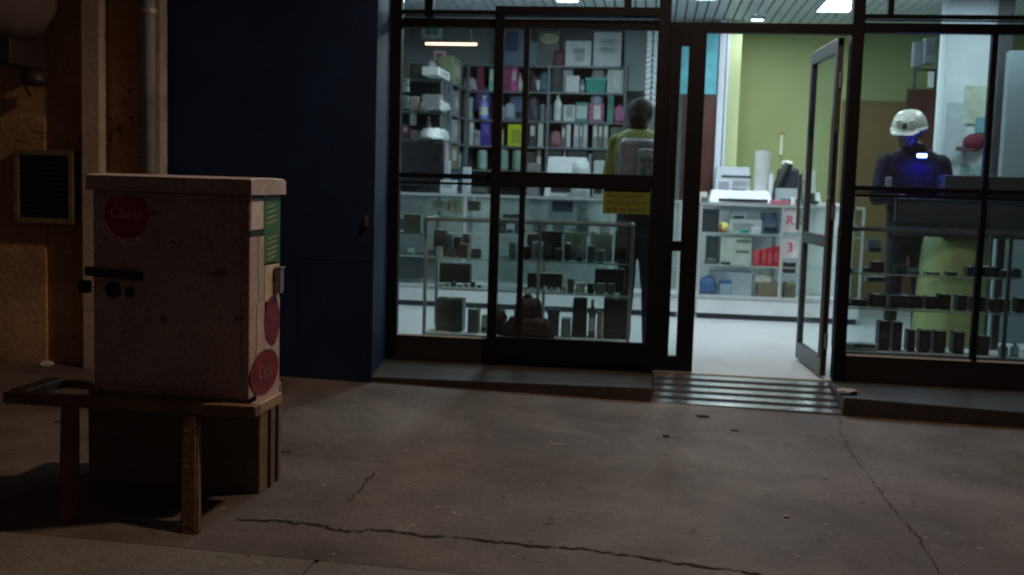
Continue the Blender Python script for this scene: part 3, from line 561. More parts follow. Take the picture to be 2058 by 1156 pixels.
# front facing end unit at far left
shelfunit('metal_shelf', 'dim metal shelves at the far left behind the window edge', -2.84, -2.12, 3.60, 3.84, [.5]+BZ[1:5], [-2.82, -2.15], M_shelf, True)
CN = {}
def item(kind, px0, px1, py0, z0, Y, dep, col, name, label, cat=None, py1=None, rough=.5, emboss=None, rz=0.):
    x0, z1 = at(px0, py0, Y); x1, _ = at(px1, py0, Y)
    if py1 is not None: z0 = at(px0, py1, Y)[1]
    m = mat(col, rough, 0, .12, 14); w_ = x1-x0; h = z1-z0; cx = (x0+x1)/2; cy = Y+dep/2; t = MB()
    if kind == 'B':      # carton: body with lid flap and printed panel
        t.box(x0, x1, Y, Y+dep, z0+.001, z1, .004, rz); o = t.build(name, m)
        lr = random.Random(int(px0*7+py0)); a_, b_, c_, d_ = lr.uniform(.04, .4), lr.uniform(.04, .3), lr.uniform(.08, .5), lr.uniform(.05, .3)
        if emboss or lr.random() < .75: q = MB(); q.box(x0+w_*a_, x1-w_*b_, Y-.0022, Y-.0004, z0+h*c_, z1-h*d_); q.build('printed_label', mat(emboss or tuple(min(1, c*.55+.03) for c in (rgb(col) if isinstance(col, str) else col)), .5), o)
        if not rz: q = MB(); q.box(cx-.02 if w_ > .1 else cx-w_*.2, cx+.02 if w_ > .1 else cx+w_*.2, Y+.004, Y+dep-.004, z1+.0004, z1+.002); q.build('packing_tape', mat((.5, .48, .42), .3), o)
    elif kind == 'C':    # bottle / jar with cap
        r = w_/2; t.lathe([(r*.9, 0), (r, h*.04), (r, h*.62), (r*.72, h*.74), (r*.4, h*.80), (r*.4, h*.86)], (cx, Y+r, z0+.001), 20); o = t.build(name, m, smooth=True)
        q = MB(); q.lathe([(r*.46, h*.861), (r*.46, h*.99), (r*.3, h)], (cx, Y+r, z0+.001), 16); q.build('cap', mat(emboss or (.5, .5, .5), .4), o)
        q = MB(); q.lathe([(r*1.008, h*.18), (r*1.008, h*.52)], (cx, Y+r, z0+.001), 20); q.build('label_band', mat((.6, .62, .6), .5), o)
    elif kind == 'J':    # plain jar / cup
        r = w_/2; t.lathe([(r*.8, 0), (r, h*.1), (r, h*.86), (r*.92, h)], (cx, Y+r, z0+.001), 22); o = t.build(name, m, smooth=False)
        q = MB(); q.lathe([(r*.95, h*1.001), (r*.95, h*1.06), (r*.3, h*1.08)], (cx, Y+r, z0+.001), 22); q.build('lid', mat(emboss or (.3, .32, .33), .4), o)
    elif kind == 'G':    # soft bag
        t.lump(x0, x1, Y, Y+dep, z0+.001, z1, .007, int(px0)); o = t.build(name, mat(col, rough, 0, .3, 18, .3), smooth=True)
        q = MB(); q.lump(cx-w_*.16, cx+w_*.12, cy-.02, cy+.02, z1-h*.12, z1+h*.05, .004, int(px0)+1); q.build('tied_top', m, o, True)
    elif kind == 'K':    # binder / book: cover and paper block
        t.box(x0, x0+.003, Y, Y+dep, z0+.001, z1); t.box(x1-.003, x1, Y, Y+dep, z0+.001, z1); t.box(x0+.003, x1-.003, Y, Y+.003, z0+.001, z1); o = t.build(name, m)
        q = MB(); q.box(x0+.0035, x1-.0035, Y+.0035, Y+dep-.004, z0+.003, z1-.008); q.build('paper_block', mat((.55, .54, .5), .7), o)
        q = MB(); q.box(x0+w_*.2, x1-w_*.2, Y-.0016, Y-.0003, z0+h*.45, z1-h*.15); q.build('spine_label', mat(emboss or (.6, .6, .58), .6), o)
    elif kind == 'T':    # storage tub: tapered with a rim and lid
        t.hexa([(x0+w_*.06, Y+.01, z0+.001), (x1-w_*.06, Y+.01, z0+.001), (x1-w_*.06, Y+dep-.01, z0+.001), (x0+w_*.06, Y+dep-.01, z0+.001), (x0+.004, Y, z1-h*.16), (x1-.004, Y, z1-h*.16), (x1-.004, Y+dep, z1-h*.16), (x0+.004, Y+dep, z1-h*.16)], .004); o = t.build(name, m)
        q = MB(); q.box(x0-.004, x1+.004, Y-.006, Y+dep+.004, z1-h*.158, z1, .006); q.build('lid', mat(emboss or col, .4), o)
    elif kind == 'S':    # angular appliance: sloping front, dark panel
        t.hexa([(x0, Y, z0+.001), (x1, Y, z0+.001), (x1, Y+dep, z0+.001), (x0, Y+dep, z0+.001), (x0+w_*.05, Y+dep*.35, z1), (x1-w_*.05, Y+dep*.35, z1), (x1-w_*.05, Y+dep, z1), (x0+w_*.05, Y+dep, z1)], .006); o = t.build(name, m)
        q = MB(); q.box(x0+w_*.15, x1-w_*.15, Y-.003, Y+.0+.002, z0+h*.12, z0+h*.34, .001); q.build('front_slot', M_black, o)
    tag(o, label, cat or name.replace('_', ' ')); return o
def sitem(kind, px0, px1, py0, z0, col, name, label, cat=None, dep=.16):   # on the side shelves: extent along y
    pa = atx(px0, py0, SXF-.02); pb = atx(px1, py0, SXF-.02); z1 = pa.z; m = mat(col, .5, 0, .15, 14); t = MB(); ya, yb = pa.y, pb.y
    if kind == 'C':
        r = (yb-ya)/2; h = z1-z0; r = min(r, .09); t.lathe([(r*.9, 0), (r, h*.04), (r, h*.65), (r*.5, h*.8), (r*.45, h)], (SXF-.02-r, (ya+yb)/2, z0+.001), 20)
    elif kind == 'G': t.lump(SXF-.02-dep, SXF-.02, ya, yb, z0+.001, z1, .01, int(px0))
    else: t.box(SXF-.02-dep, SXF-.02, ya, yb, z0+.001, z1, .005)
    o = t.build(name, m, smooth=kind != 'B')
    if kind == 'B': q = MB(); q.box(SXF-.0198, SXF-.0185, ya+(yb-ya)*.2, yb-(yb-ya)*.2, z0+(z1-z0)*.3, z0+(z1-z0)*.75); q.build('printed_label', mat((.4, .42, .42), .5), o)
    return tag(o, label, cat or name.replace('_', ' '))
I = item; b1, b2, b3, b4, b5, b6 = BZ; Y = SYF+.02
W1 = '#d6dde0'; W2 = '#b5bec2'; G1 = '#7c868c'; TL = '#4fa89a'; BL = '#3b5675'
# --- top row, standing on the uppermost board
I('B', 1006, 1056, 58, b6, Y, .24, '#6a7f98', 'cardboard_box', 'greyish blue box at the left end of the top shelf', 'box', emboss=(.03, .06, .16))
I('B', 1064, 1080, 84, b6, Y, .2, '#6f8797', 'cardboard_box', 'narrow blue grey box beside the green emblem box on the top shelf', 'box')
gb = I('B', 1080, 1126, 62, b6, Y+.02, .2, '#5d6b66', 'cardboard_box', 'dark box with a pale green round emblem on the top shelf', 'box', emboss=(.16, .19, .17))
x, z = at(1104, 78, Y+.015); t = disc(MB(), (x, Y+.016, z), .10, .055, 'y'); em = t.build('emblem_panel', mat((.50, .56, .30), .5), gb); text('GO', .08, (x, Y+.0125, z), RF, mat((.16, .2, .16), .5), em, sx=1.3)
I('G', 1112, 1134, 100, b6, Y-.0, .1, '#6b3d55', 'gift_bag', 'small dull purple bag in front of the emblem box on the top shelf', 'bag')
I('B', 1137, 1189, 82, b6, Y, .22, W1, 'white_box', 'wide white box with grey lettering on the top shelf', 'box', emboss=(.42, .47, .5))
I('B', 1194, 1250, 64, b6, Y, .22, '#cfd8dc', 'white_box', 'tallest white box at the right end of the top shelf', 'box', emboss=(.5, .56, .6))
for (pa, pb, pys) in ((1146, 1182, (100, 104)), (1204, 1240, (84, 98, 102))):
    t = MB(); rnd = random.Random(pa); par = [o for o in C.objects if o.name.startswith('white_box')][0 if pa == 1146 else 1]
    for py in pys:
        x, z = at(pa+rnd.randint(0, 4), py, Y-.004); xe, _ = at(pb-rnd.randint(0, 8), py, Y-.004)
        while x < xe: wl = rnd.uniform(.012, .035); t.box(x, min(x+wl, xe), Y-.0045, Y-.0025, z-.006, z+.006); x += wl+.008
    t.build('box_lettering', mat((.18, .2, .22), .6), par)
# --- second row
I('B', 1006, 1028, 136, b5, Y, .2, '#8c2a62', 'magenta_box', 'dark magenta box at the left of the second shelf', 'box', emboss=(.3, .05, .18))
I('K', 1028, 1040, 136, b5, Y, .2, '#c2559a', 'binder', 'bright pink binder on the second shelf beside the magenta box')
I('C', 1041, 1049, 147, b5, Y, .1, '#cfc0b8', 'bottle', 'small beige bottle between the pink binder and the window bar'); I('C', 1049, 1057, 149, b5, Y, .1, '#aaa097', 'bottle', 'small grey brown bottle right of the beige bottle')
I('G', 1066, 1082, 150, b5, Y, .12, '#54404a', 'cloth_bag', 'dark brownish bag on the second shelf behind the window bar', 'bag')
I('J', 1076, 1086, 162, b5, Y-.01, .08, '#cbd2d4', 'jar', 'tiny white jar at the foot of the blue toy on the second shelf')
I('G', 1085, 1104, 145, b5, Y, .12, '#45718f', 'plush_toy', 'blue and white plush toy on the second shelf', 'toy')
I('B', 1111, 1130, 132, b5, Y, .1, '#23283a', 'dark_box', 'navy box in the middle of the second shelf', 'box')
I('B', 1132, 1152, 134, b5, Y+.06, .14, '#9aa4ab', 'grey_carton', 'tall pale grey carton behind the white carton on the second shelf', 'box')
I('B', 1138, 1165, 152, b5, Y-.01, .06, W1, 'white_box', 'small white carton in front on the second shelf', 'box')
I('T', 1177, 1219, 156, b5, Y, .2, '#2f9e92', 'storage_tub', 'teal storage tub with a lid on the second shelf', 'tub', emboss='#58b5aa')
I('G', 1190, 1214, 137, b5+.09, Y+.03, .12, '#8b8f96', 'cloth_bundle', 'grey bundle lying on the teal storage tub', 'bundle')
I('B', 1221, 1254, 140, b5, Y, .2, '#b9c7c4', 'white_box', 'white box with a pale band right of the teal tub', 'box', emboss=(.7, .74, .74))
# --- third row
I('J', 1004, 1014, 214, b4, Y, .1, '#a2b3bc', 'jar', 'pale jar at the left end of the third shelf'); I('G', 1014, 1034, 208, b4, Y, .1, '#9fb7c9', 'folded_cloth', 'pale blue folded cloth on the third shelf', 'cloth')
I('S', 1024, 1054, 190, b4, Y+.06, .12, '#4c6788', 'blue_case', 'slate blue case on the third shelf behind the folded cloth', 'case')
I('G', 1062, 1082, 196, b4, Y, .12, '#4a4b55', 'cloth_bag', 'grey bag on the third shelf right of the window bar', 'bag'); I('J', 1084, 1096, 212, b4, Y, .1, '#6f777c', 'jar', 'grey jar beside the grey bag on the third shelf')
I('C', 1113, 1130, 188, b4, Y, .1, '#d6e0e2', 'spray_bottle', 'white spray bottle catching the light on the third shelf', 'bottle', rough=.25)
I('B', 1132, 1156, 211, b4, Y, .12, '#c3cac9', 'white_box', 'white square carton right of the spray bottle', 'box'); I('B', 1157, 1182, 206, b4, Y, .14, '#3f8d86', 'teal_box', 'teal box in the middle of the third shelf', 'box', emboss=(.5, .6, .58))
I('B', 1184, 1214, 208, b4, Y, .14, '#a05a80', 'pink_box', 'pink and white box on the third shelf', 'box', emboss=(.65, .65, .68)); I('J', 1186, 1212, 192, b4+.09, Y+.02, .1, '#8d95a8', 'round_tin', 'lilac round tin standing on the pink and white box', 'tin')
I('B', 1222, 1234, 190, b4, Y, .12, '#4d9587', 'green_carton', 'tall green carton at the right of the third shelf', 'box'); I('G', 1236, 1256, 212, b4, Y-.03, .1, '#a86a90', 'gift_bag', 'pink bag at the right end of the third shelf', 'bag')
# --- fourth row
I('J', 1001, 1012, 262, b3, Y, .1, '#b7bba0', 'jar', 'cream jar left of the yellow box'); I('B', 1021, 1048, 250, b3, Y, .18, '#c3cf10', 'yellow_box', 'bright yellow box on the fourth shelf', 'box', emboss=(.32, .38, .03))
I('K', 1064, 1078, 246, b3, Y, .2, '#433f42', 'binder', 'dark grey binder on the fourth shelf right of the yellow box'); I('K', 1082, 1092, 247, b3, Y, .2, '#b5bcbe', 'binder', 'pale grey binder on the fourth shelf'); I('G', 1106, 1128, 264, b3, Y, .1, '#8c5f6c', 'gift_bag', 'dull pink bag on the fourth shelf', 'bag')
for k, (a, b, c, nm) in enumerate(((1154, 1164, '#a2a8b0', 'leftmost'), (1165, 1172, '#787e86', 'second'), (1173, 1181, '#adb4ba', 'third'), (1192, 1202, '#848b8b', 'fourth'), (1203, 1212, '#646b6b', 'fifth'), (1214, 1223, '#8c9694', 'rightmost'))):
    I('K', a, b, 247, b3, Y, .2, c, 'binder', f'{nm} of six grey binders at the right of the fourth shelf')
# --- fifth row
for a, b, p, nm in ((999, 1021, 299, 'left'), (1029, 1049, 304, 'right')): I('J', a, b, p, b2, Y, .1, '#8ba79e', 'glass_jar', f'{nm} one of two pale green jars below the yellow box', 'jar')
I('C', 1078, 1088, 288, b2, Y, .1, '#6b6a66', 'bottle', 'slim grey bottle on the fifth shelf'); I('B', 1095, 1130, 298, b2, Y, .2, '#23262a', 'dark_box', 'dark box above the white printer on the fifth shelf', 'box'); I('B', 1140, 1180, 302, b2, Y, .2, '#1e2930', 'dark_box', 'long dark box right on the fifth shelf', 'box'); I('B', 1190, 1225, 300, b2, Y, .2, '#26302e', 'dark_box', 'dark greenish box at the right end of the fifth shelf', 'box')
# --- corner column 935..985 of the back shelves
I('B', 958, 972, 136, b5, Y, .2, '#7a1f45', 'crimson_box', 'dark crimson box in the back left corner', 'box'); I('K', 984, 992, 138, b5, Y, .2, '#6fb6ac', 'binder', 'pale teal binder beside the sash edge on the second shelf')
I('G', 954, 984, 172, b4+.1, Y, .14, '#4a3d7c', 'gift_bag', 'purple bag high in the back left corner', 'bag'); I('C', 962, 980, 192, b4, Y-.05, .1, '#7f92e0', 'bottle', 'glossy blue bottle in the back left corner', rough=.15)
I('B', 966, 986, 240, b3, Y, .18, '#3a3290', 'violet_box', 'deep violet box in the back left corner', 'box', emboss=(.12, .1, .4)); I('K', 944, 952, 241, b3, Y, .2, W2, 'binder', 'white binder left of the violet box'); I('B', 953, 965, 262, b3, Y, .18, '#8b9198', 'grey_carton', 'grey carton beside the violet box', 'box')
I('J', 958, 978, 304, b2, Y, .1, '#86aaa2', 'glass_jar', 'pale green jar at the back left corner below the violet box', 'jar')
I('G', 931, 958, 156, b5, Y, .14, '#a9a7b2', 'cloth_bundle', 'pale lilac bundle on the second shelf near the corner', 'bundle'); I('B', 930, 950, 196, b4, Y, .14, '#a1abac', 'grey_carton', 'pale grey carton on the third shelf near the corner', 'box')
# --- side shelves
s = sitem
s('B', 881, 905, 134, b5, '#cbd6d6', 'white_box', 'bright white box at the front of the side shelf top', 'box'); s('B', 911, 929, 112, b5, '#7d8a6c', 'olive_box', 'tall olive box on the side shelf top', 'box')
s('B', 884, 892, 190, b4, '#7d8083', 'grey_carton', 'small grey carton on the second side shelf', 'box'); s('G', 885, 908, 198, b4, '#bfc7c8', 'white_bag', 'white bag on the second side shelf', 'bag'); s('B', 914, 926, 182, b4, '#777c82', 'file_box', 'upright grey file box on the second side shelf', 'box')
s('G', 880, 906, 256, b3, '#d0dada', 'white_bag', 'bright white bag on the third side shelf', 'bag'); s('B', 912, 926, 240, b3, '#8b8f95', 'file_box', 'upright grey file box on the third side shelf', 'box')
s('B', 896, 906, 286, b2, '#8c7f8c', 'mauve_box', 'narrow mauve box on the lowest visible side shelf', 'box'); s('B', 908, 922, 288, b2, '#7d6d64', 'brown_box', 'brown box on the lowest visible side shelf', 'box'); s('C', 930, 944, 286, b2, '#8fa5aa', 'bottle', 'tall pale bottle on the lowest visible side shelf')
# --- end unit far left
Y = 3.62
I('G', 857, 872, 122, b5-.0, Y, .14, '#97a0a2', 'white_bag', 'pale bag on top of the far left shelves', 'bag'); I('B', 825, 842, 194, b4, Y, .16, '#a39b8f', 'beige_box', 'beige box on the far left shelves', 'box'); I('G', 846, 873, 190, b4, Y, .16, '#9b9790', 'cloth_bundle', 'beige bundle on the far left shelves', 'bundle')
I('J', 822, 836, 222, b3+.14, Y, .1, '#b5b8ae', 'jar', 'cream jar high on the far left shelves'); I('G', 842, 872, 262, b3, Y, .14, '#a5aeac', 'white_bag', 'white bag at the foot of the far left shelves', 'bag'); I('B', 806, 822, 250, b3, Y, .16, '#5c3442', 'maroon_box', 'dark maroon box with a pink stripe at the far left', 'box', emboss=(.5, .28, .36)); I('C', 855, 866, 234, b3, Y+.1, .1, '#8b8e90', 'bottle', 'grey bottle behind the white bag at the far left')
for k, (p0, nm) in enumerate(((158, 'topmost'), (172, 'second'), (192, 'third'), (206, 'lowest'))): I('B', 806, 820, p0, 0, Y-.4, .08, ['#7f8a86', '#8f9c98', '#6d7976', '#5d6866'][k], 'hanging_pack', f'{nm} of four grey packs hanging at the window edge', 'pack', py1=p0+12)
# --- green sign and red frame, back wall
def flat(name, px0, py0, px1, py1, Yw, m1, label, cat, inner=None, th=.012, frame=.02):
    x0, z1 = at(px0, py0, Yw); x1, z0 = at(px1, py1, Yw); t = MB(); t.box(x0, x1, Yw, Yw+th, z0, z1, .003); o = tag(t.build(name, m1), label, cat)
    if inner: t = MB(); t.box(x0+frame, x1-frame, Yw-.002, Yw-.0004, z0+frame, z1-frame); t.build('picture_panel', inner, o)
    return o, x0, x1, z0, z1
flat('wall_sign', 848, 44, 888, 78, 4.6, mat((.42, .5, .45), .5), 'green sign with a pale border above the tube lamp', 'sign', mat((.04, .26, .16), .5), frame=.04)
flat('small_sign', 872, 102, 896, 124, 4.3, mat((.62, .42, .42), .5), 'small red framed square sign below the tube lamp', 'sign', mat((.25, .04, .06), .5), frame=.03)
flat('tall_poster', 1372, 66, 1439, 190, 4.45, mat((.12, .46, .56), .5, 0, .35, 6), 'turquoise patterned poster between the two door posts', 'poster')
cabp = at(1400, 192, 4.5); xA = at(1375, 200, 4.47)[0]; xB = at(1439, 200, 4.47)[0]
cu = thing('tall_cupboard', 'dark red brown cupboard below the turquoise poster', 'cupboard', ((xA+xB)/2, 4.6, 0)); t = MB(); t.box(xA, xB, 4.475, 4.9, 0, cabp[1], .006); t.build('cupboard_body', mat((.065, .022, .018), .45, 0, .2, 4), cu)
t = MB(); t.box(xA+.02, (xA+xB)/2-.004, 4.462, 4.474, .05, cabp[1]-.03, .003); t.box((xA+xB)/2+.004, xB-.02, 4.462, 4.474, .05, cabp[1]-.03, .003); t.build('cupboard_door', mat((.08, .026, .02), .4, 0, .2, 4), cu)
# screens / posters seen right of back shelves
x0, z1 = at(1257, 60, 4.9); x1, z0 = at(1304, 184, 4.9); t = MB(); t.box(x0, x1, 4.9, 4.93, z0, z1, .004); tag(t.build('grey_board', mat((.25, .31, .33), .6, 0, .1, 2)), 'plain grey board right of the back shelves', 'board')
for p, nm in ((1303, 'left'), (1313, 'right')):
    x0, z1 = at(p, 62, 4.0); x1, z0 = at(p+5, 214, 4.0); cr = thing('chain_strip', f'{nm} of two pale hanging merchandise strips above the dark haired person', 'strip', (x0, 4.0, z0)); 
    t = MB(); t.box(x0, x1, 4.0, 4.006, z0, z1); t.build('strip_band', mat((.42, .46, .48), .5), cr); t = MB()
    for k in range(14): z = z0+(z1-z0)*(k+.3)/14; t.box(x0-.01, x1+.01, 3.99, 3.999, z, z+.03, .002)
    t.build('hanging_tags', mat((.5, .54, .56), .5, 0, .3, 30), cr)
# ---- display cases
def case(name, label, x0, x1, y0, y1, z1, zs, zb, posts=(), base=True, grp='glass display cases in the shop', gm=None, fm=None):
    o = thing(name, label, 'display case', ((x0+x1)/2, (y0+y1)/2, 0), grp); fm = fm or M_alu; gm = gm or G_case; f = .022; t = MB()
    for x in [x0, *posts, x1-f]:
        for y in (y0, y1-f): t.box(x, x+f, y, y+f, zb, z1-f)
    for y in (y0, y1-f): t.box(x0+f, x1-f, y+.001, y+f-.001, z1-f, z1); t.box(x0+f, x1-f, y+.001, y+f-.001, zb, zb+f)
    for x in (x0, x1-f): t.box(x+.001, x+f-.001, y0, y1, z1-f+.001, z1+.001)
    t.build('case_frame', fm, o)
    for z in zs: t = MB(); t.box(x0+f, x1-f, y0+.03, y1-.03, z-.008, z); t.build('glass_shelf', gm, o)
    for z in zs: t = MB(); t.box(x0+f, x1-f, y0+.022, y0+.0295, z-.009, z+.001); t.build('shelf_edge_shine', mat((.50, .58, .56), .3, .2, .1), o)  # pale strip coloured in as the shine along the glass shelf front
    t = MB(); t.box(x0+f, x1-f, y0+.008, y0+.013, zb+f, z1-f); t.build('front_glass', gm, o)
    t = MB(); t.box(x0+f, x1-f, y0+f, y1-f, z1-.007, z1-.001); t.build('top_glass', gm, o)
    t = MB(); t.box(x0+.01, x1-.01, y0+.02, y1-.02, zb-.02 if base else zb+.004, zb+.003 if base else zb+.02); t.build('case_floor', M_white, o)
    if base: t = MB(); t.box(x0+.005, x1-.005, y0+.015, y1-.01, .05, zb-.022); t.build('base_panel', M_white, o); t = MB(); t.box(x0+.02, x1-.02, y0+.04, y1-.04, -.004, .049); t.build('toe_kick', M_dark, o)
    return o
CTY = 3.2; ctop = at(1500, 410, CTY)[1]; czb = at(1500, 600, CTY)[1]
xk0 = at(1404, 500, CTY)[0]
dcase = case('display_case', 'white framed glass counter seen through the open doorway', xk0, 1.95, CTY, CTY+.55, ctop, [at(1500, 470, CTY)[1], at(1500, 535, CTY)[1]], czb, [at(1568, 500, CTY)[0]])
t = MB(); t.box(xk0+.01, 1.94, CTY+.555, CTY+.565, 0, ctop); t.build('back_panel', M_white, dcase)
cl0 = at(760, 500, CTY)[0]; cl1 = at(1368, 500, CTY)[0]
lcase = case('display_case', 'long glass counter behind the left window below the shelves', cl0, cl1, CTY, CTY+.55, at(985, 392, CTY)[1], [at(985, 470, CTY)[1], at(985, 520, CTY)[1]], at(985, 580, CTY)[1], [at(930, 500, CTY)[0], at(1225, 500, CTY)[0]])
t = MB(); t.box(cl0+.01, cl1-.01, CTY+.555, CTY+.565, 0, at(985, 392, CTY)[1]-.02); t.build('back_panel', mat((.36, .42, .42), .6), lcase)
ax0, ax1 = at(852, 500, .3)[0], at(1272, 500, .3)[0]
M_wornframe = mat((.52, .55, .53), .4, .5, .3)
zA = [at(980, 520, .35)[1], at(980, 583, .35)[1]]
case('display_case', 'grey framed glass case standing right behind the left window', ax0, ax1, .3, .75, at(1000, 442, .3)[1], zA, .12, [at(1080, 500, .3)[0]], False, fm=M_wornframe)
c0 = at(1662, 500, .35)[0]
zC = [at(1850, 552, .4)[1], at(1850, 622, .4)[1]]
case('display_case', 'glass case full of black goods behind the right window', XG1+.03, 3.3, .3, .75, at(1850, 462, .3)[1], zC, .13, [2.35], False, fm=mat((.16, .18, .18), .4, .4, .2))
# ---- contents of the left front case
Y = .45; ZB = .141
I('B', 812, 846, 430, 0, .9, .1, '#53605d', 'poster_box', 'grey box with a swirl at the far left behind the window', 'box', py1=468)
for (a, b, p, c, nm) in ((872, 896, 462, '#3c4a4a', 'dark grey gadget box at the upper left of the front case'), (898, 908, 470, '#6c7a78', 'pale grey gadget box on the upper case shelf'), (912, 925, 476, '#2a3434', 'dark little box on the upper case shelf'), (930, 944, 470, '#566461', 'grey green gadget box near the sash on the upper case shelf'), (1060, 1082, 470, '#3e444a', 'slate box on the upper case shelf right of the thin bar'), (1086, 1130, 464, '#20282c', 'black box on the upper case shelf left of two pale cards'), (1196-8, 1232, 470, '#7d9590', 'right one of two pale green cards in the front case'), (1134, 1180, 466, '#7b9490', 'left one of two pale green cards in the front case')):
    I('B', a, b, p, zA[0], Y if '#7' not in c else Y+.05, .1 if 'card' not in nm else .01, c, 'gadget_box' if 'card' not in nm else 'price_card', nm, 'box' if 'card' not in nm else 'card')
I('S', 1236, 1262, 462, zA[0], Y, .15, '#2a3032', 'dark_speaker', 'black speaker at the right end of the upper case shelf', 'speaker')
for k in range(7):
    a = 880+k*13; I('B', a, a+9, 573-(k % 3)*3, zA[1], Y+.02, .06, ['#6d7f7c', '#aab5b2', '#3a4846'][k % 3], 'small_gadget', f"{['first','second','third','fourth','fifth','sixth','seventh'][k]} small gadget from the left on the middle case shelf", 'gadget')
I('B', 876, 930, 600, ZB, Y, .15, '#4d5a58', 'dark_panel_box', 'large dark grey box on the floor of the front case', 'box')
I('B', 884, 946, 528, zA[1]+.02, Y+.12, .1, '#3a4d4b', 'dark_panel_box', 'dark teal box on the middle shelf of the front case', 'box')
I('S', 1150, 1180, 600, ZB, Y, .15, '#33343f', 'black_box', 'dark violet box on the case floor right of centre', 'box'); I('C', 1184, 1198, 602, ZB, Y, .1, '#70706a', 'bottle', 'pale bottle on the floor of the front case'); I('B', 1214, 1262, 600, ZB, Y, .15, '#383d3a', 'black_box', 'black box at the right end of the case floor', 'box')
I('B', 1196, 1256, 540, zA[1], Y+.08, .12, '#323a39', 'black_box', 'black box at the right end of the middle case shelf', 'box'); I('B', 1060, 1130, 548, zA[1], Y+.1, .1, '#4a4a3e', 'brown_box', 'brownish box on the middle case shelf', 'box')
rnd = random.Random(3)
for k in range(9):
    a = 1052+k*13; I('J', a, a+8, 579-rnd.randint(0, 3), zA[1], Y-.07, .03, '#dfe6e6' if k % 2 else '#9aa5a6', 'shiny_cap', f"{['first','second','third','fourth','fifth','sixth','seventh','eighth','ninth'][k]} shiny trinket from the left in the row on the middle case shelf", 'trinket', rough=.12)
I('G', 984, 1014, 622, .0, .14, .13, '#190f10', 'reflection_shape', 'small dark street reflection shape at the lower left of the sliding sash', 'bag', py1=672); I('G', 1034, 1086, 596, .0, .14, .13, '#1b1113', 'reflection_shape', 'large dark street reflection shape inside the foot of the sliding sash', 'bag', py1=676); I('G', 1014, 1106, 636, .0, .12, .1, '#33191d', 'reflection_shape', 'low dull red street reflection shape along the bottom of the sliding sash', 'bag', py1=678)  # dark lumps put in to stand for a street reflection in the glass
# ---- on the left counter
Y = CTY+.08; lt = at(985, 392, CTY)[1]+.002
def monitor(px0, px1, py0, z0, Y, label, col=(.015, .016, .019)):
    x0, z1 = at(px0, py0, Y); x1, _ = at(px1, py0, Y); o = thing('monitor', label, 'monitor', ((x0+x1)/2, Y, z0)); t = MB(); t.box(x0, x1, Y, Y+.05, z0+.06, z1, .01); t.build('monitor_housing', mat(col, .4), o)
    t = MB(); t.box(x0+.02, x1-.02, Y-.003, Y-.0005, z0+.09, z1-.03); t.build('screen', mat((.012, .013, .018), .15), o); t = MB(); c = (x0+x1)/2; t.box(c-.1, c+.1, Y-.03, Y+.12, z0, z0+.012, .004); t.box(c-.025, c+.025, Y+.02, Y+.045, z0+.012, z0+.06); t.build('stand', M_black, o); return o
monitor(806, 892, 282, lt, Y, 'large black monitor on the counter at the far left')
I('B', 893, 903, 322, lt, Y, .1, '#9aa0ac', 'white_box', 'small upright pale box beside the black monitor', 'box'); I('B', 885, 918, 362, lt, Y-.02, .1, '#b3c2c8', 'white_box', 'white open box on the left counter below the bottles', 'box'); I('B', 930, 944, 336, lt, Y, .12, '#a0b0b5', 'white_box', 'upright white carton on the left counter near the sash', 'box'); I('S', 905, 930, 344, lt, Y, .15, '#344a63', 'blue_appliance', 'dull blue appliance on the left counter', 'appliance'); I('S', 946, 978, 376, lt, Y, .15, '#1c2626', 'dark_appliance', 'dark low appliance on the left counter by the sash', 'appliance')
I('S', 1096, 1182, 314, lt, Y, .3, '#b9bcc2', 'printer', 'white printer on the left counter behind the sliding sash', 'printer'); I('G', 1150, 1186, 322, lt, Y-.06, .1, '#b1b9b9', 'white_bag', 'white bag in front of the white printer', 'bag'); I('S', 1192, 1216, 322, lt, Y, .2, '#8a9292', 'small_printer', 'small grey machine right of the white printer', 'machine'); I('B', 1060, 1084, 328, lt, Y, .2, '#77777a', 'grey_carton', 'low grey carton left of the white printer', 'box'); I('B', 1146, 1162, 376, lt-.0, Y-.05, .02, '#8fa0a0', 'paper_card', 'pale upright card on the left counter beside the yellow sticker', 'card')
# inside the left long counter
for k, (a, b, p, p1, c, nm) in enumerate(((800, 850, 440, 470, '#2a3a36', 'dark'), (868, 900, 404, 424, '#8b9284', 'pale'), (905, 925, 402, 430, '#8a9070', 'olive'), (940, 962, 404, 424, '#28331f', 'dark green'), (802, 846, 512, 560, '#39413f', 'charcoal'), (1010, 1040, 430, 470, '#33383c', 'slate'), (1110, 1150, 405, 425, '#232c4e', 'navy'), (1160, 1182, 412, 440, '#8fa2a0', 'pale grey'))):
    I('B', a, b, p, 0, CTY+.2, .15, c, 'goods_box', f'{nm} box of goods inside the long left counter', 'box', py1=p1)
# ---- centre counter top and inside
Y = CTY+.1; kt = ctop+.002
pr = I('S', 1426, 1555, 381, kt, Y, .35, '#c5ced2', 'plotter', 'wide white printer on the doorway counter', 'printer')
x0, z1 = at(1462, 399, Y-.004); x1, z0 = at(1543, 407, Y-.004); t = MB(); t.box(x0, x1, Y-.006, Y+.01, max(z0, kt+.003), z1); t.build('paper_slot', M_black, pr)
I('B', 1404, 1422, 386, kt, Y-.04, .1, '#d5d0c8', 'white_box', 'small cream box at the left end of the doorway counter', 'box'); I('S', 1560, 1612, 378, kt, Y+.05, .3, '#68767c', 'grey_machine', 'grey office machine on the doorway counter under the black one', 'machine'); I('B', 1548, 1586, 402, kt, Y-.07, .04, '#b06a80', 'pink_pad', 'flat pink note pad on the doorway counter', 'pad')
t3 = thing('back_table', 'white work table behind the doorway counter', 'table', (1.1, 4.3, 0)); xa, _ = at(1432, 400, 4.05); xb, _ = at(1700, 400, 4.05); tz = 1.12
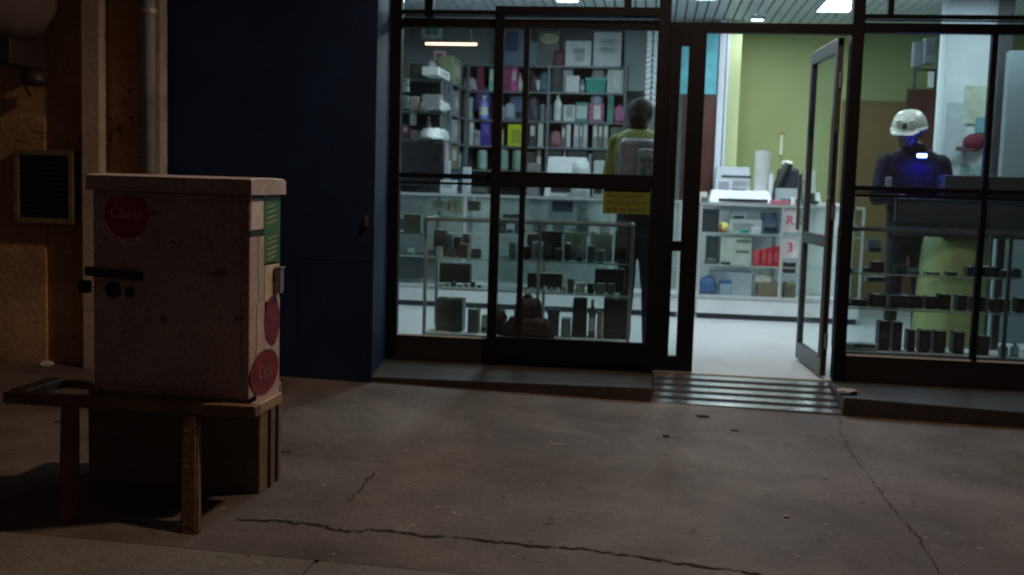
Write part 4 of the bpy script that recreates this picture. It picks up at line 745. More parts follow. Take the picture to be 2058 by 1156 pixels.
t = MB(); t.box(xa, xb, 4.05, 4.44, tz-.03, tz, .004); t.build('table_top', M_white, t3)
for x in (xa+.03, xb-.07):
    for y in (4.07, 4.38): t = MB(); t.box(x, x+.04, y, y+.04, 0, tz-.031); t.build('leg', M_steel, t3)
Y = 4.08
p1 = I('S', 1438, 1512, 334, tz, Y, .32, '#aab6bf', 'large_printer', 'large pale printer at the back left of the doorway view', 'printer'); x0, z1 = at(1450, 352, Y-.004); x1, z0 = at(1510, 359, Y-.004); t = MB(); t.box(x0, x1, Y-.008, Y+.01, z0, z1); t.build('paper_slot', M_dark, p1)
I('B', 1438, 1472, 362, tz, Y-.022, .02, '#ccd4e2', 'white_box', 'white tissue box in front of the large pale printer', 'box')
r = at(1512, 300, 3.9); rx = at(1545, 300, 3.9)[0]; rr_ = (rx-r[0])/2; tr = thing('paper_roll', 'tall grey paper roll standing on the doorway counter', 'roll', (r[0]+rr_, 3.9, kt)); t = MB(); zt = at(1530, 306, 3.9)[1]
t.cyl((r[0]+rr_, 3.62, kt), (r[0]+rr_, 3.62, zt), rr_*.93, n=32); t.build('roll_body', mat((.46, .49, .48), .7, 0, .15, 12), tr); t = MB(); t.cyl((r[0]+rr_, 3.62, zt+.0005), (r[0]+rr_, 3.62, zt+.01), rr_*.35); t.build('roll_core', mat((.3, .25, .2), .8), tr)
I('J', 1546, 1556, 350, kt, 3.55, .1, '#cfd8da', 'mug', 'white mug right of the paper roll', 'mug')
# black desk machine (angular, with raised arm)
Y = 3.6; fx0, fz1 = at(1550, 324, Y); fx1, _ = at(1608, 324, Y); fan = thing('black_machine', 'bulky black machine with a raised arm on the doorway counter', 'machine', ((fx0+fx1)/2, Y, kt)); w_ = fx1-fx0
t = MB(); t.box(fx0+w_*.3, fx1, Y, Y+.25, kt+.07, fz1-.06, .03); t.build('machine_body', mat((.035, .045, .055), .35), fan); t = MB(); t.cyl((fx0+w_*.1, Y, kt+.06), (fx0+w_*.62, Y, fz1-.02), .05, .04); t.build('machine_arm', M_black, fan); t = MB(); t.box(fx0-.05, fx0+w_*.7, Y-.05, Y+.15, kt+.0, kt+.06, .015); t.build('machine_base', M_black, fan); t = MB(); t.lathe([(.04, 0), (.06, .02), (.055, .06), (.02, .07)], (fx0+w_*.6, Y+.1, fz1-.058), 20); t.build('machine_knob', mat((.55, .58, .5), .4), fan, True)
# slim lit tube standing behind
x, z1 = at(1573, 270, 5.1); _, z0 = at(1573, 312, 5.1); tl = thing('wall_thermometer', 'slim pale vertical gauge with a red tip on the green wall', 'gauge', (x, 5.1, z0)); t = MB(); t.box(x-.018, x+.018, 5.17, 5.199, z0, z1, .006); t.build('gauge_body', mat((.80, .84, .62), .3), tl); t = MB(); t.box(x-.022, x+.022, 5.165, 5.198, z1+.001, z1+.03, .006); t.build('gauge_tip', mat((.45, .25, .12), .4), tl)
Y = CTY+.12; k1, k2 = at(1500, 470, CTY)[1], at(1500, 535, CTY)[1]
I('B', 1413, 1446, 420, k1, Y, .2, '#28363d', 'dark_box', 'dark box at the upper left inside the doorway counter', 'box'); t = MB(); bx_, bz_ = at(1455, 444, Y-.02); t.ball((bx_, Y-.02, k1+.052), .05); bl_ = tag(t.build('yellow_ball', mat((.72, .66, .18), .35), smooth=True), 'yellow ball inside the doorway counter', 'ball')
I('B', 1466, 1532, 440, k1, Y+.03, .2, '#bcc8cc', 'white_box', 'long white box on the upper shelf of the doorway counter', 'box'); I('B', 1487, 1506, 461, k1, Y-.05, .04, '#3fa58c', 'green_pack', 'small green pack on the upper shelf of the doorway counter', 'pack')
I('S', 1532, 1568, 428, k1, Y, .2, '#2e4460', 'blue_appliance', 'dark blue appliance inside the doorway counter', 'appliance'); I('S', 1470, 1500, 421, k1+.13, Y+.05, .15, '#a9b8c6', 'folded_papers', 'slanted stack of papers on the long white box', 'papers')
I('B', 1421, 1446, 475, k2, Y, .2, '#2c3d3d', 'dark_box', 'dark green box on the lower shelf of the doorway counter', 'box')
dw = I('B', 1449, 1512, 477, k2, Y, .22, '#b9c4bd', 'drawer_unit', 'pale drawer unit with dark slots inside the doorway counter', 'drawers', emboss=(.48, .54, .5)); 
for p in ((1480, 482, 1520, 488), (1480, 503, 1514, 509)):
    x0, z1 = at(p[0], p[1], Y-.004); x1, z0 = at(p[2], p[3], Y-.004); t = MB(); t.box(x0, x1-.04, Y-.008, Y-.003, z0, z1); t.build('drawer_slot', mat((.16, .17, .13), .5), dw)
for k, (a, b, p) in enumerate(((1515, 1529, 503), (1530, 1541, 501), (1542, 1555, 498), (1556, 1570, 495))): I('B', a, b, p, k2, Y-.05, .1, '#b02536', 'red_box', f"{['leftmost','second','third','rightmost'][k]} of four red boxes on the lower shelf of the doorway counter", 'box', emboss=(.5, .08, .1))
ZK = czb+.004
I('B', 1424, 1512, 545, ZK, Y+.05, .25, '#aebdc6', 'white_cabinet', 'white box filling the bottom of the doorway counter', 'box', emboss=(.45, .52, .57)); I('G', 1408, 1440, 556, ZK, Y-.04, .12, '#3f6698', 'blue_bag', 'blue and white bag at the bottom left of the doorway counter', 'bag'); I('T', 1446, 1470, 564, ZK, Y-.05, .1, '#8fa8b8', 'storage_tub', 'small tub with a deep blue lid in the doorway counter', 'tub', emboss='#2c5b99')
I('B', 1524, 1566, 567, ZK, Y-.02, .2, '#7c7260', 'cardboard_box', 'brown cardboard box at the bottom right of the doorway counter', 'box'); I('B', 1578, 1600, 569, ZK, Y-.02, .2, '#746b5c', 'cardboard_box', 'brown cardboard box next to the counter post', 'box'); I('G', 1516, 1552, 552, ZK+.14, Y+.0, .12, '#bfc3b8', 'white_bag', 'crumpled white bag lying on the brown cardboard box', 'bag')
for (py0, py1, s_, nm) in ((420, 468, 'R', 'upper'), (476, 520, '3', 'lower')):
    o, x0, x1, z0, z1 = flat('price_sign', 1572, py0, 1604, py1, CTY+.04, mat((.70, .62, .66), .5), f'{nm} white sign with a red character inside the doorway counter', 'sign', th=.006); text(s_, .12, ((x0+x1)/2, CTY+.038, (z0+z1)/2), RF, mat((.62, .04, .14), .5), o)
I('B', 1576, 1600, 528, k2-.06, Y, .1, '#3c3436', 'dark_box', 'dark pack below the red character signs', 'box')
for k, (a, b, p, c, nm) in enumerate(((1622, 1652, 386, '#c4cfd0', 'white rounded machine'), (1618, 1644, 340, '#9aa89c', 'pale green machine'))): I('S', a, b, p, kt, 3.5, .25, c, 'office_machine', f'{nm} seen through the open glass door', 'machine')

# ---- more stock
Y = SYF+.02
I('B', 1030, 1052, 196, b4+.0, Y+.2, .06, '#2f3f55', 'dark_box', 'dark blue carton half hidden behind the slate blue case', 'box')
I('B', 1062, 1074, 130, b5, Y+.15, .1, '#3b3438', 'dark_box', 'dark carton behind the brownish bag on the second shelf', 'box'); I('B', 1214, 1222, 150, b5, Y+.1, .1, '#a7b0b4', 'grey_carton', 'narrow pale carton squeezed right of the teal tub', 'box')
I('C', 1166, 1175, 160, b5, Y, .08, '#6f8fa5', 'bottle', 'pale blue bottle left of the teal tub'); I('J', 1096, 1104, 216, b4, Y-.01, .06, '#8a7d80', 'jar', 'small mauve jar at the middle upright of the third shelf')
I('K', 1129, 1137, 252, b3, Y, .18, '#5a5d62', 'binder', 'slim dark binder right of the dull pink bag'); I('K', 1139, 1147, 250, b3, Y, .18, '#c5cbd0', 'binder', 'slim white binder right of the dull pink bag'); I('B', 1227, 1250, 256, b3, Y, .14, '#55675f', 'green_carton', 'dark green carton at the right end of the fourth shelf', 'box')
I('B', 1054, 1076, 306, b2, Y, .16, '#3d3a3c', 'dark_box', 'dark square carton left of the slim grey bottle', 'box'); I('C', 1132, 1138, 300, b2, Y, .06, '#9aa3a6', 'bottle', 'thin pale bottle between the long dark boxes'); I('J', 1182, 1189, 312, b2, Y, .06, '#8d9694', 'jar', 'little pale jar on the fifth shelf right of the long dark box')
I('B', 936, 950, 246, b3, Y+.1, .1, '#777f88', 'grey_carton', 'grey carton deep in the back left corner', 'box'); I('B', 932, 944, 130, b5, Y+.15, .1, '#3a3f3c', 'dark_box', 'dark carton behind the pale lilac bundle', 'box'); I('B', 972, 984, 205, b4, Y+.05, .1, '#4a4f9a', 'blue_box', 'blue carton beside the glossy blue bottle', 'box')
Y = 3.62
I('B', 812, 824, 116, b5, Y, .12, '#4b5247', 'olive_box', 'dark olive carton on top at the far left edge', 'box'); I('B', 826, 854, 128, b5, Y, .12, '#20261f', 'dark_box', 'wide dark carton on top of the far left shelves', 'box'); I('J', 843, 853, 206, b4+.0, Y-.02, .05, '#c0bdb2', 'jar', 'cream jar between beige box and beige bundle'); I('B', 824, 840, 262, b3, Y, .12, '#6d6870', 'grey_carton', 'grey mauve carton beside the dark maroon box', 'box')
nth = ['first', 'second', 'third', 'fourth', 'fifth', 'sixth', 'seventh', 'eighth', 'ninth', 'tenth', 'eleventh', 'twelfth']
Y = .36; rnd = random.Random(21); cols = ['#8ea09c', '#56655f', '#a9b8b4', '#343d3c', '#6e6a58', '#77888c', '#c2ccca', '#455150']
a = 1022
for k in range(9):
    w_ = rnd.randint(14, 24); h_ = rnd.randint(10, 26); I(rnd.choice('BBTJS'), a, a+w_, 512-h_+k//2, zA[0], Y-.02, .06, cols[(k*3) % 8], 'shop_item', f'{nth[k]} small item from the left in the front row of the upper case shelf', 'goods'); a += w_+rnd.randint(2, 9)
a = 1140
for k in range(5):
    w_ = rnd.randint(12, 20); I(rnd.choice('BTJ'), a, a+w_, 578-rnd.randint(6, 22), zA[1], Y-.01, .06, cols[(k*5+1) % 8], 'shop_item', f'{nth[k]} small item from the left at the right of the middle case shelf', 'goods'); a += w_+4
a = 874
for k in range(4):
    w_ = rnd.randint(14, 24); I(rnd.choice('BSJ'), a, a+w_, 512-rnd.randint(8, 22), zA[0], Y-.02, .06, cols[(k*5+2) % 8], 'shop_item', f'{nth[k]} little item from the left on the upper case shelf beside the sash', 'goods'); a += w_+5
for k, (a, b, p) in enumerate(((940, 962, 622), (966, 980, 634), (1100, 1124, 622), (1128, 1146, 640), (1200, 1212, 630))): I('BSTBJ'[k], a, b, p, ZB, .42, .1, ['#4a5a58', '#93a39f', '#3a4552', '#7d8a86', '#9a9a8c'][k], 'floor_item', f'{nth[k]} item from the left standing on the glass case floor', 'goods')
a = 996; Y = CTY+.12; zz = [at(985, 470, CTY)[1], at(985, 520, CTY)[1]]
for k in range(11):
    w_ = rnd.randint(12, 22); I(rnd.choice('BBST'), a, a+w_, 470-rnd.randint(12, 36)+2, zz[0], Y, .12, ['#3a434a', '#7e8a90', '#2b3136', '#98a09c', '#5c5a66', '#a4afb4'][k % 6], 'counter_item', f'{nth[k]} packet from the left on the top shelf of the long left counter', 'goods'); a += w_+3
a = 800
for k in range(6):
    w_ = rnd.randint(12, 20); I(rnd.choice('BST'), a, a+w_, 520-rnd.randint(10, 34), zz[1], Y, .12, ['#2f3a38', '#8d9996', '#57524a', '#3d4a50'][k % 4], 'counter_item', f'{nth[k]} packet from the left on the lower shelf of the long left counter', 'goods'); a += w_+4
Y = .40
for k, (a, b, p, c) in enumerate(((1700, 1716, 600, '#5d6f70'), (1800, 1826, 532, '#2a3a3a'), (1828, 1850, 540, '#384646'), (2040, 2056, 540, '#2a3436'))): I('S', a, b, p, zC[0] if k else zC[1], Y, .08, c, 'small_goods', ['pale item at the left end of the middle shelf in the right case', 'dull item left of centre on the upper shelf of the right case', 'greyish item near the yellow drum on the upper right case shelf', 'dark item at the far right of the upper right case shelf'][k], 'goods')
for k, (a, b) in enumerate(((1990+20, 2030), (2034, 2052))): I('C', a, b, 690, .155, Y, .06, '#9fb4b0', 'bottle', f"{['left','right'][k]} one of two pale bottles at the lower right corner of the right case")
# ---- counter clutter in the doorway
Y = CTY+.02
I('B', 1410, 1424, 396, kt, Y, .05, '#5f6b70', 'grey_pad', 'small grey pad at the left of the white printer', 'pad'); I('J', 1590, 1600, 396, kt, Y, .05, '#dfe3e0', 'mug', 'white mug at the right end of the doorway counter', 'mug')
I('B', 1446, 1460, 451, k1, CTY+.06, .05, '#9b3c44', 'red_pack', 'small red pack beside the yellow ball', 'pack'); I('T', 1510, 1530, 458, k1, CTY+.05, .05, '#e0e4e2', 'white_tub', 'flat white tub beside the small green pack', 'tub'); I('B', 1416, 1440, 520, k2, CTY+.06, .05, '#59666b', 'grey_carton', 'low grey carton below the dark green box', 'box'); I('B', 1450, 1468, 526, k2, CTY+.05, .04, '#2a3133', 'dark_pack', 'flat dark pack in front of the pale drawers', 'pack')
# ---- right case: rows of black goods
Y = .42
row = ['first', 'second', 'third', 'fourth', 'fifth', 'sixth', 'seventh', 'eighth', 'ninth', 'tenth', 'eleventh']
for k, (a, b, p) in enumerate(((1768, 1791, 646), (1797, 1815, 648), (1826, 1841, 664), (1850, 1872, 664), (1880, 1903, 666), (1918, 1940, 668), (1966, 1990, 676))):
    I('B', a, b, p, .155, Y, .12, '#0f1517', 'speaker_box', f'{row[k]} black speaker box from the left on the floor of the right case', 'speaker', emboss=(.03, .035, .036))
for k, (a, b, p) in enumerate(((1712, 1744, 602), (1748, 1782, 592), (1790, 1856, 594), (1862, 1886, 596), (1890, 1912, 592), (1926, 1944, 594), (1952, 1982, 598), (1992, 2006, 602), (2012, 2032, 602), (2046, 2070, 600))):
    I('B', a, b, p, zC[1], Y, .12, '#0b1011', 'black_gadget', f'{row[k]} black gadget from the left on the middle shelf of the right case', 'gadget', emboss=(.03, .034, .036))
for k, (a, b, p) in enumerate(((1738, 1752, 538), (1752, 1778, 526), (1862, 1890, 548), (1904, 1924, 547), (1945, 1960, 537), (1962, 2010, 536), (2016, 2036, 544))):
    I('B', a, b, p, zC[0], Y, .1, '#10181a', 'black_gadget', f'{row[k]} dark gadget from the left on the upper shelf of the right case', 'gadget', emboss=(.03, .034, .036))
I('S', 1746, 1776, 480, zC[0]+.13, Y+.16, .1, '#7c8a8c', 'grey_toaster', 'pale tapered appliance on the upper shelf of the right case', 'appliance'); I('B', 1742, 1782, 556, zC[1]+.16, Y+.14, .1, '#74878a', 'grey_carton', 'pale carton behind black gadgets in the right case', 'box'); I('B', 1696, 1766, 690, .155, Y-.05, .1, '#9fb0ae', 'white_printer', 'low white printer at the lower left of the right case', 'printer', emboss=(.03, .04, .04))
I('G', 1700, 1718, 536, zC[0], Y, .1, '#8b949a', 'white_bag', 'small pale bag at the left end of the right case', 'bag'); I('B', 1700, 1722, 386, 1.0, .95, .1, '#aeb8bb', 'white_box', 'white open carton just inside the right window post', 'box', py1=428); I('B', 1698, 1728, 453, 0.9, .95, .1, '#b6b6c0', 'paper_tray', 'flat white tray below the white open carton', 'tray', py1=463)
# yellow green drum
dx0, _ = at(1864, 500, 1.1); dx1, dzt = at(2004, 483, 1.1); r = (dx1-dx0)/2; dr_ = thing('yellow_drum', 'yellow green draped round stand behind the right case', 'stand', ((dx0+dx1)/2, 1.1+r, 0)); t = MB(); n_ = 48; P = []
for z, f in ((.0, 1.06), (.3, 1.03), (.62, 1.0), (dzt-.02, .95), (dzt, .90)):
    P.append([t.bm.verts.new(((dx0+dx1)/2+r*f*(1+.035*math.sin(9*a)*(1-z))*math.cos(a), 1.1+r+r*f*(1+.035*math.sin(9*a)*(1-z))*math.sin(a), z)) for a in [2*math.pi*k/n_ for k in range(n_)]])
for A, B_ in zip(P, P[1:]):
    for k in range(n_): t.bm.faces.new((A[k], A[(k+1) % n_], B_[(k+1) % n_], B_[k]))
t.bm.faces.new(P[-1]); t.build('drape', mat((.50, .58, .24), .7, 0, .12, 4), dr_, True); t = MB(); t.cyl(((dx0+dx1)/2, 1.1+r, dzt+.001), ((dx0+dx1)/2, 1.1+r, dzt+.02), r*.88, n=48); t.build('stand_top', mat((.32, .38, .16), .5), dr_)
# dark desk behind the right window with faint lettering
qx0, qz1 = at(1895, 352, 1.15); qx1, qz0 = at(2200, 480, 1.15); dk = thing('dark_counter', 'dark blue grey counter board behind the right window rail', 'counter', (qx0, 1.2, 0))
for x in (qx0+.5, 3.2): t = MB(); t.box(x, x+.05, 1.4, 1.45, 0, .929); t.build('leg', M_dark, dk)
t = MB(); t.box(qx0-.35, 3.3, 1.02, 1.06, .925, at(1800, 398, 1.02)[1], .004); t.build('front_board', mat((.03, .042, .056), .5, 0, .25, 4), dk); t = MB(); t.box(qx0, 3.3, 1.08, 1.5, .93, qz1, .006); t.build('counter_body', mat((.035, .045, .055), .5, 0, .25, 4), dk)
t = MB(); rnd = random.Random(8); x = at(1795, 450, 1.0)[0]
while x < at(2000, 450, 1.0)[0]:
    wl = rnd.uniform(.012, .03); z = at(1900, 452, 1.0)[1]; t.box(x, x+wl, 1.016, 1.0195, z-.012, z+.010)
    x += wl+(.012 if rnd.random() < .75 else .04)
t.build('faint_lettering', mat((.012, .016, .022), .5), dk)
# cap and papers on the column
cxm, czm = at(1957, 287, 2.93); cpo = thing('baseball_cap', 'dark red cap hanging on the white column', 'cap', (cxm, 2.93, czm)); t = MB(); t.ball((cxm, 2.93, czm), .09, (1.05, .6, .9)); t.ball((cxm+.05, 2.92, czm+.03), .05, (1, .8, 1)); t.build('cap_crown', mat((.13, .008, .025), .8, 0, .3), cpo, True); t = MB(); t.hexa([(cxm-.17, 2.86, czm-.075), (cxm-.01, 2.83, czm-.085), (cxm, 2.93, czm-.06), (cxm-.14, 2.93, czm-.05), (cxm-.17, 2.86, czm-.06), (cxm-.01, 2.83, czm-.065), (cxm, 2.93, czm-.04), (cxm-.14, 2.93, czm-.035)]); t.build('cap_peak', mat((.05, .02, .03), .7), cpo)
flat('wall_notice', 1905, 205, 1936, 330, 2.985, mat((.52, .60, .62), .6, 0, .15, 12), 'large pale paper notice on the left of the white column', 'notice'); flat('wall_notice', 1940, 172, 1985, 250, 2.98, mat((.56, .62, .50), .6, 0, .3, 9), 'yellowish green child drawing on the white column above the red cap', 'drawing'); flat('wall_notice', 1962, 236, 1986, 268, 2.97, mat((.16, .40, .46), .6, 0, .3, 9), 'small teal paper on the white column beside the red cap', 'notice'); flat('wall_notice', 1930, 330, 1975, 352, 2.98, mat((.30, .46, .42), .6, 0, .4, 14), 'small green printed paper low on the white column', 'notice')
# bracket with hanging goods left of the column
bx, bz = at(1838, 138, 3.4); bx2, bz2 = at(1880, 180, 3.4); br = thing('wall_rack', 'black square rack with a pale card hanging left of the white column', 'rack', (bx, 3.4, bz)); t = MB(); t.box(bx, bx+.02, 3.4, 3.42, bz2, bz); t.box(bx2-.02, bx2, 3.4, 3.42, bz2, bz); t.box(bx+.021, bx2-.021, 3.4, 3.42, bz-.02, bz); t.build('rack_frame', M_black, br); x0, z1 = at(1866, 144, 3.39); x1, z0 = at(1876, 176, 3.39); t = MB(); t.box(x0, x1, 3.385, 3.395, z0, z1); t.build('hanging_card', M_white, br); 
I('B', 1838, 1858, 84, 0, 3.5, .1, '#6f7b80', 'hanging_pack', 'left one of two grey packs hung above the black square rack', 'pack', py1=134); I('B', 1860, 1883, 76, 0, 3.46, .1, '#7d888c', 'hanging_pack', 'right one of two grey packs hung above the black square rack', 'pack', py1=128)
# yellow sticker on the sash
o, x0, x1, z0, z1 = flat('yellow_sticker', 1213, 381, 1305, 432, -.076, mat((.09, .13, .010), .7, 0, .3, 6), 'yellow notice sticker on the glass at the lower right of the sliding window', 'sticker', th=.004)
rnd = random.Random(2)
for r_ in range(3):
    x = x0+.03; t = MB()
    while x < x1-.04:
        wl = rnd.uniform(.012, .04); z = z1-.035-r_*.045; t.box(x, x+wl, -.0785, -.0765, z-.01, z+.01); x += wl+.012
    t.build('sticker_lettering', mat((.07, .08, .008), .7), o)
x, z = at(1790, 457, .75); 
# ================================================================ PEOPLE
def capsule(mb, p, q, r1, r2, n=16):
    mb.cyl(p, q, r1, r2, n); mb.ball(p, r1, sub=2); mb.ball(q, r2, sub=2)
def loft(mb, secs, n=28):
    t = bmesh.new(); rings = []
    for (z, cx, cy, rx, ry) in secs: rings.append([t.verts.new((cx+rx*math.copysign(abs(math.cos(a))**.85, math.cos(a)), cy+ry*math.copysign(abs(math.sin(a))**.85, math.sin(a)), z)) for a in [2*math.pi*k/n for k in range(n)]])
    for a, b in zip(rings, rings[1:]):
        for k in range(n): t.faces.new((a[k], a[(k+1) % n], b[(k+1) % n], b[k]))
    t.faces.new(rings[0][::-1]); t.faces.new(rings[-1]); mb.add(t)
def hand(mb, w_, d, up, side=1, curl=.6):
    w_ = Vector(w_); d = Vector(d).normalized(); up = Vector(up); up = (up-d*up.dot(d)).normalized(); s = d.cross(up)*side
    palm = w_+d*.045; capsule(mb, w_, w_+d*.02, .024, .026); 
    for k in range(4): capsule(mb, w_+s*(-.012+.008*k)+d*.02, w_+s*(-.028+.019*k)+d*.085, .015, .011)
    for k, L in enumerate((.07, .078, .072, .056)):
        b = w_+s*(-.028+.019*k)+d*.085; d1 = (d-up*curl*.5).normalized(); m1 = b+d1*L*.45; d2 = (d-up*curl*1.4).normalized(); m2 = m1+d2*L*.33; d3 = (d-up*curl*2.6).normalized(); e = m2+d3*L*.25
        capsule(mb, b, m1, .0095, .009, 10); capsule(mb, m1, m2, .009, .0082, 10); capsule(mb, m2, e, .0082, .007, 10)
    b = w_-s*.022+d*.03; m1 = b-s*.03+d*.022-up*.008; e = m1-s*.008+d*.028-up*.012; capsule(mb, b, m1, .012, .0105, 10); capsule(mb, m1, e, .0105, .0085, 10)
def skinned(name, mb, parent, mats, pick, voxel=.008, smooth=6):
    o = mb.build(name, mats[0], None); md = o.modifiers.new('r', 'REMESH'); md.mode = 'VOXEL'; md.voxel_size = voxel; ms = o.modifiers.new('s', 'SMOOTH'); ms.iterations = smooth; ms.factor = .5
    dg = bpy.context.evaluated_depsgraph_get(); dg.update(); me = bpy.data.meshes.new_from_object(o.evaluated_get(dg)); o.modifiers.clear(); o.data = me; me.materials.clear()
    for m in mats: me.materials.append(m)
    for p in me.polygons: p.use_smooth = True; p.material_index = pick(p.center)
    if parent: o.parent = parent; o.matrix_parent_inverse = Matrix.Translation(-parent.location)
    return o
def head(mb, c, yaw, pitch, s=1.):   # c centre of head; face towards -y before turning
    M = Matrix.Translation(c) @ Matrix.Rotation(yaw, 4, 'Z') @ Matrix.Rotation(pitch, 4, 'X') @ Matrix.Scale(s, 4); h = MB()
    h.ball((0, .012, .02), .092, (.84, 1.04, 1.05)); h.ball((0, -.012, -.045), .068, (.88, 1.0, 1.05)); h.ball((0, -.045, -.092), .030, (1.1, .9, .8))
    h.hexa([(-.014, -.112, -.034), (.014, -.112, -.034), (.017, -.07, -.034), (-.017, -.07, -.034), (-.006, -.088, .012), (.006, -.088, .012), (.008, -.07, .014), (-.008, -.07, .014)], .004)
    h.ball((0, -.078, .022), .035, (1.7, .5, .35)); h.ball((0, -.083, -.062), .018, (1.5, .6, .35)); h.ball((0, -.082, -.073), .017, (1.3, .6, .35))
    for sx in (-1, 1): h.ball((sx*.079, .012, -.012), .028, (.35, .7, 1.1)); h.ball((sx*.035, -.062, -.03), .026, (1, .7, .9))
    h.bm.transform(M) if hasattr(h.bm, 'transform') else bmesh.ops.transform(h.bm, matrix=M, verts=h.bm.verts); mb.add(h.bm); return M
SKIN = mat((.20, .11, .075), .55, 0, .1, 20)
# ---- person in a helmet, facing out, head bent
q = Vector((1.955, 1.42, 0)); P2 = thing('person', 'person in a pale helmet and dark jacket looking down behind the right window', 'person', q)
b = MB(); X, Yq = q.x, q.y
loft(b, [(.86, X, Yq+.01, .155, .115), (.95, X, Yq+.01, .17, .125), (1.08, X, Yq, .175, .13), (1.25, X, Yq, .20, .135), (1.38, X, Yq+.005, .225, .135), (1.47, X, Yq+.01, .235, .115), (1.52, X, Yq+.01, .20, .10), (1.565, X, Yq+.005, .13, .085), (1.60, X, Yq, .07, .065)])
b.cyl((X, Yq+.0, 1.5), (X-.005, Yq-.03, 1.63), .055, .05)
sh = [(X-.20, Yq+.01, 1.465), (X+.20, Yq+.01, 1.465)]; el = [(X-.262, Yq-.03, 1.19), (X+.268, Yq-.03, 1.20)]; wr = [(X-.12, Yq-.24, 1.20), (X+.10, Yq-.25, 1.17)]
for i in (0, 1):
    capsule(b, sh[i], el[i], .078, .058); capsule(b, el[i], wr[i], .056, .036); dd = Vector(wr[i])-Vector(el[i]); hand(b, wr[i], dd+Vector((0, -.05, .03)), (0, 0, 1), 1 if i else -1, .7)
for sx in (-1, 1):
    capsule(b, (X+sx*.085, Yq, .86), (X+sx*.10, Yq-.01, .48), .088, .062); capsule(b, (X+sx*.10, Yq-.01, .48), (X+sx*.105, Yq+.02, .09), .058, .042); capsule(b, (X+sx*.105, Yq+.03, .045), (X+sx*.12, Yq-.14, .035), .043, .036)
hc = Vector((X-.06, Yq-.05, 1.70)); MH = head(b, hc, R(-24), R(14), 1.09); iMH = MH.inverted()
def pick2(c):
    l = iMH @ c
    if c.z > 1.59 and l.length < .17: return 1
    for w_ in wr:
        if (c-Vector(w_)).length < .02 or (c.y < w_[1]-.005 and (c-Vector(w_)).length < .2): return 1
    return 2 if c.z < .88 else 0
M_jack = mat((.012, .015, .026), .75, 0, .5, 7, .6, bscale=9, dist=.008, spec=.2); M_trou = mat((.02, .022, .028), .8, 0, .2, 9)
skinned('person_body', b, P2, [M_jack, SKIN, M_trou], pick2, smooth=14)
t = MB(); loft(t, [(1.53, X, Yq-.0, .115, .095), (1.57, X, Yq-.005, .095, .085), (1.612, X, Yq-.01, .085, .08), (1.615, X, Yq-.01, .072, .068)]); t.build('jacket_collar', M_jack, P2, True)
def heado(mb, name, m, sm=True):
    bmesh.ops.transform(mb.bm, matrix=MH, verts=mb.bm.verts); return mb.build(name, m, P2, sm)
t = MB(); n_ = 36; rings = []
for k in range(10):
    ph = k/9*math.pi/2; rings.append([t.bm.verts.new((.118*math.cos(ph)**.8*math.cos(a), .012+.140*math.cos(ph)**.8*math.sin(a), .030+.122*math.sin(ph)+(.004*math.cos(8*a) if 2 < k < 7 else 0))) for a in [2*math.pi*j/n_ for j in range(n_)]] if k < 9 else [t.bm.verts.new((0, .012, .152))])
for A, B_ in zip(rings, rings[1:]):
    for j in range(n_):
        if len(B_) == 1: t.bm.faces.new((A[j], A[(j+1) % n_], B_[0]))
        else: t.bm.faces.new((A[j], A[(j+1) % n_], B_[(j+1) % n_], B_[j]))
hm = heado(t, 'helmet_shell', mat((.62, .60, .52), .35, 0, .2, 9))
t = MB(); t.lathe([(.112, .026), (.124, .020), (.126, .028), (.113, .04)], (0, 0, 0), 40); bmesh.ops.scale(t.bm, vec=(1, 1.2, 1), verts=t.bm.verts); heado(t, 'helmet_brim', mat((.55, .53, .46), .4, 0, .2, 9))
t = MB(); t.hexa([(-.07, -.21, .012), (.07, -.21, .012), (.10, -.12, .02), (-.10, -.12, .02), (-.06, -.205, .02), (.06, -.205, .02), (.10, -.12, .032), (-.10, -.12, .032)], .004); heado(t, 'helmet_peak', mat((.58, .56, .50), .4))
for sx in (-1, 1): t = MB(); t.box(sx*.042-.014, sx*.042+.014, -.138, -.10, .052, .105, .004); heado(t, 'helmet_reflector', mat((.85, .9, .85), .15, .3, 0), False)
t = MB(); t.box(-.016, .016, -.142, -.10, .045, .085, .006); heado(t, 'helmet_badge', mat((.07, .09, .08), .5), False)
t = MB(); t.cyl((-.088, -.0, .02), (-.03, -.075, -.105), .005); t.cyl((.088, 0, .02), (.03, -.075, -.105), .005); heado(t, 'chin_strap', M_black)
for sx in (-1, 1): t = MB(); t.ball((sx*.034, -.0845, -.013), .009); heado(t, 'eye', mat((.05, .04, .04), .2))
t = MB(); t.box(-.05, -.018, -.098, -.09, .006, .012, .002); t.box(.018, .05, -.098, -.09, .006, .012, .002); heado(t, 'eyebrows', M_black, False)
# phone-like pale card in his hand and blue lamp
cx, cz = at(1786, 366, Yq-.36); o = MB().box(cx-.022, cx+.022, Yq-.36, Yq-.35, cz-.035, cz+.035, .004, R(0)).build('white_card', mat((.62, .62, .66), .4)); tag(o, 'small white card held by the person in the helmet', 'card')
lx, lz = at(1853, 313, Yq-.19); bl = thing('blue_lamp', 'bright blue light glowing on the chest of the helmeted person', 'lamp', (lx, Yq-.19, lz)); t = MB(); t.box(lx-.038, lx+.038, Yq-.185, Yq-.128, lz-.022, lz+.022, .006); t.build('lamp_housing', M_black, bl); t = MB(); t.box(lx-.034, lx+.034, Yq-.192, Yq-.186, lz-.013, lz+.013, .003); t.build('lamp_face', mat((.3, .5, .9), .3, 0, 0, emis=(.22, .42, 1), es=26), bl)
ld = bpy.data.lights.new('blue_glow', 'POINT'); ld.energy = 5.0; ld.color = (.005, .015, 1); ld.shadow_soft_size = .02; lo = bpy.data.objects.new('blue_glow', ld); C.objects.link(lo); lo.location = (lx-.0, Yq-.205, lz-.01)
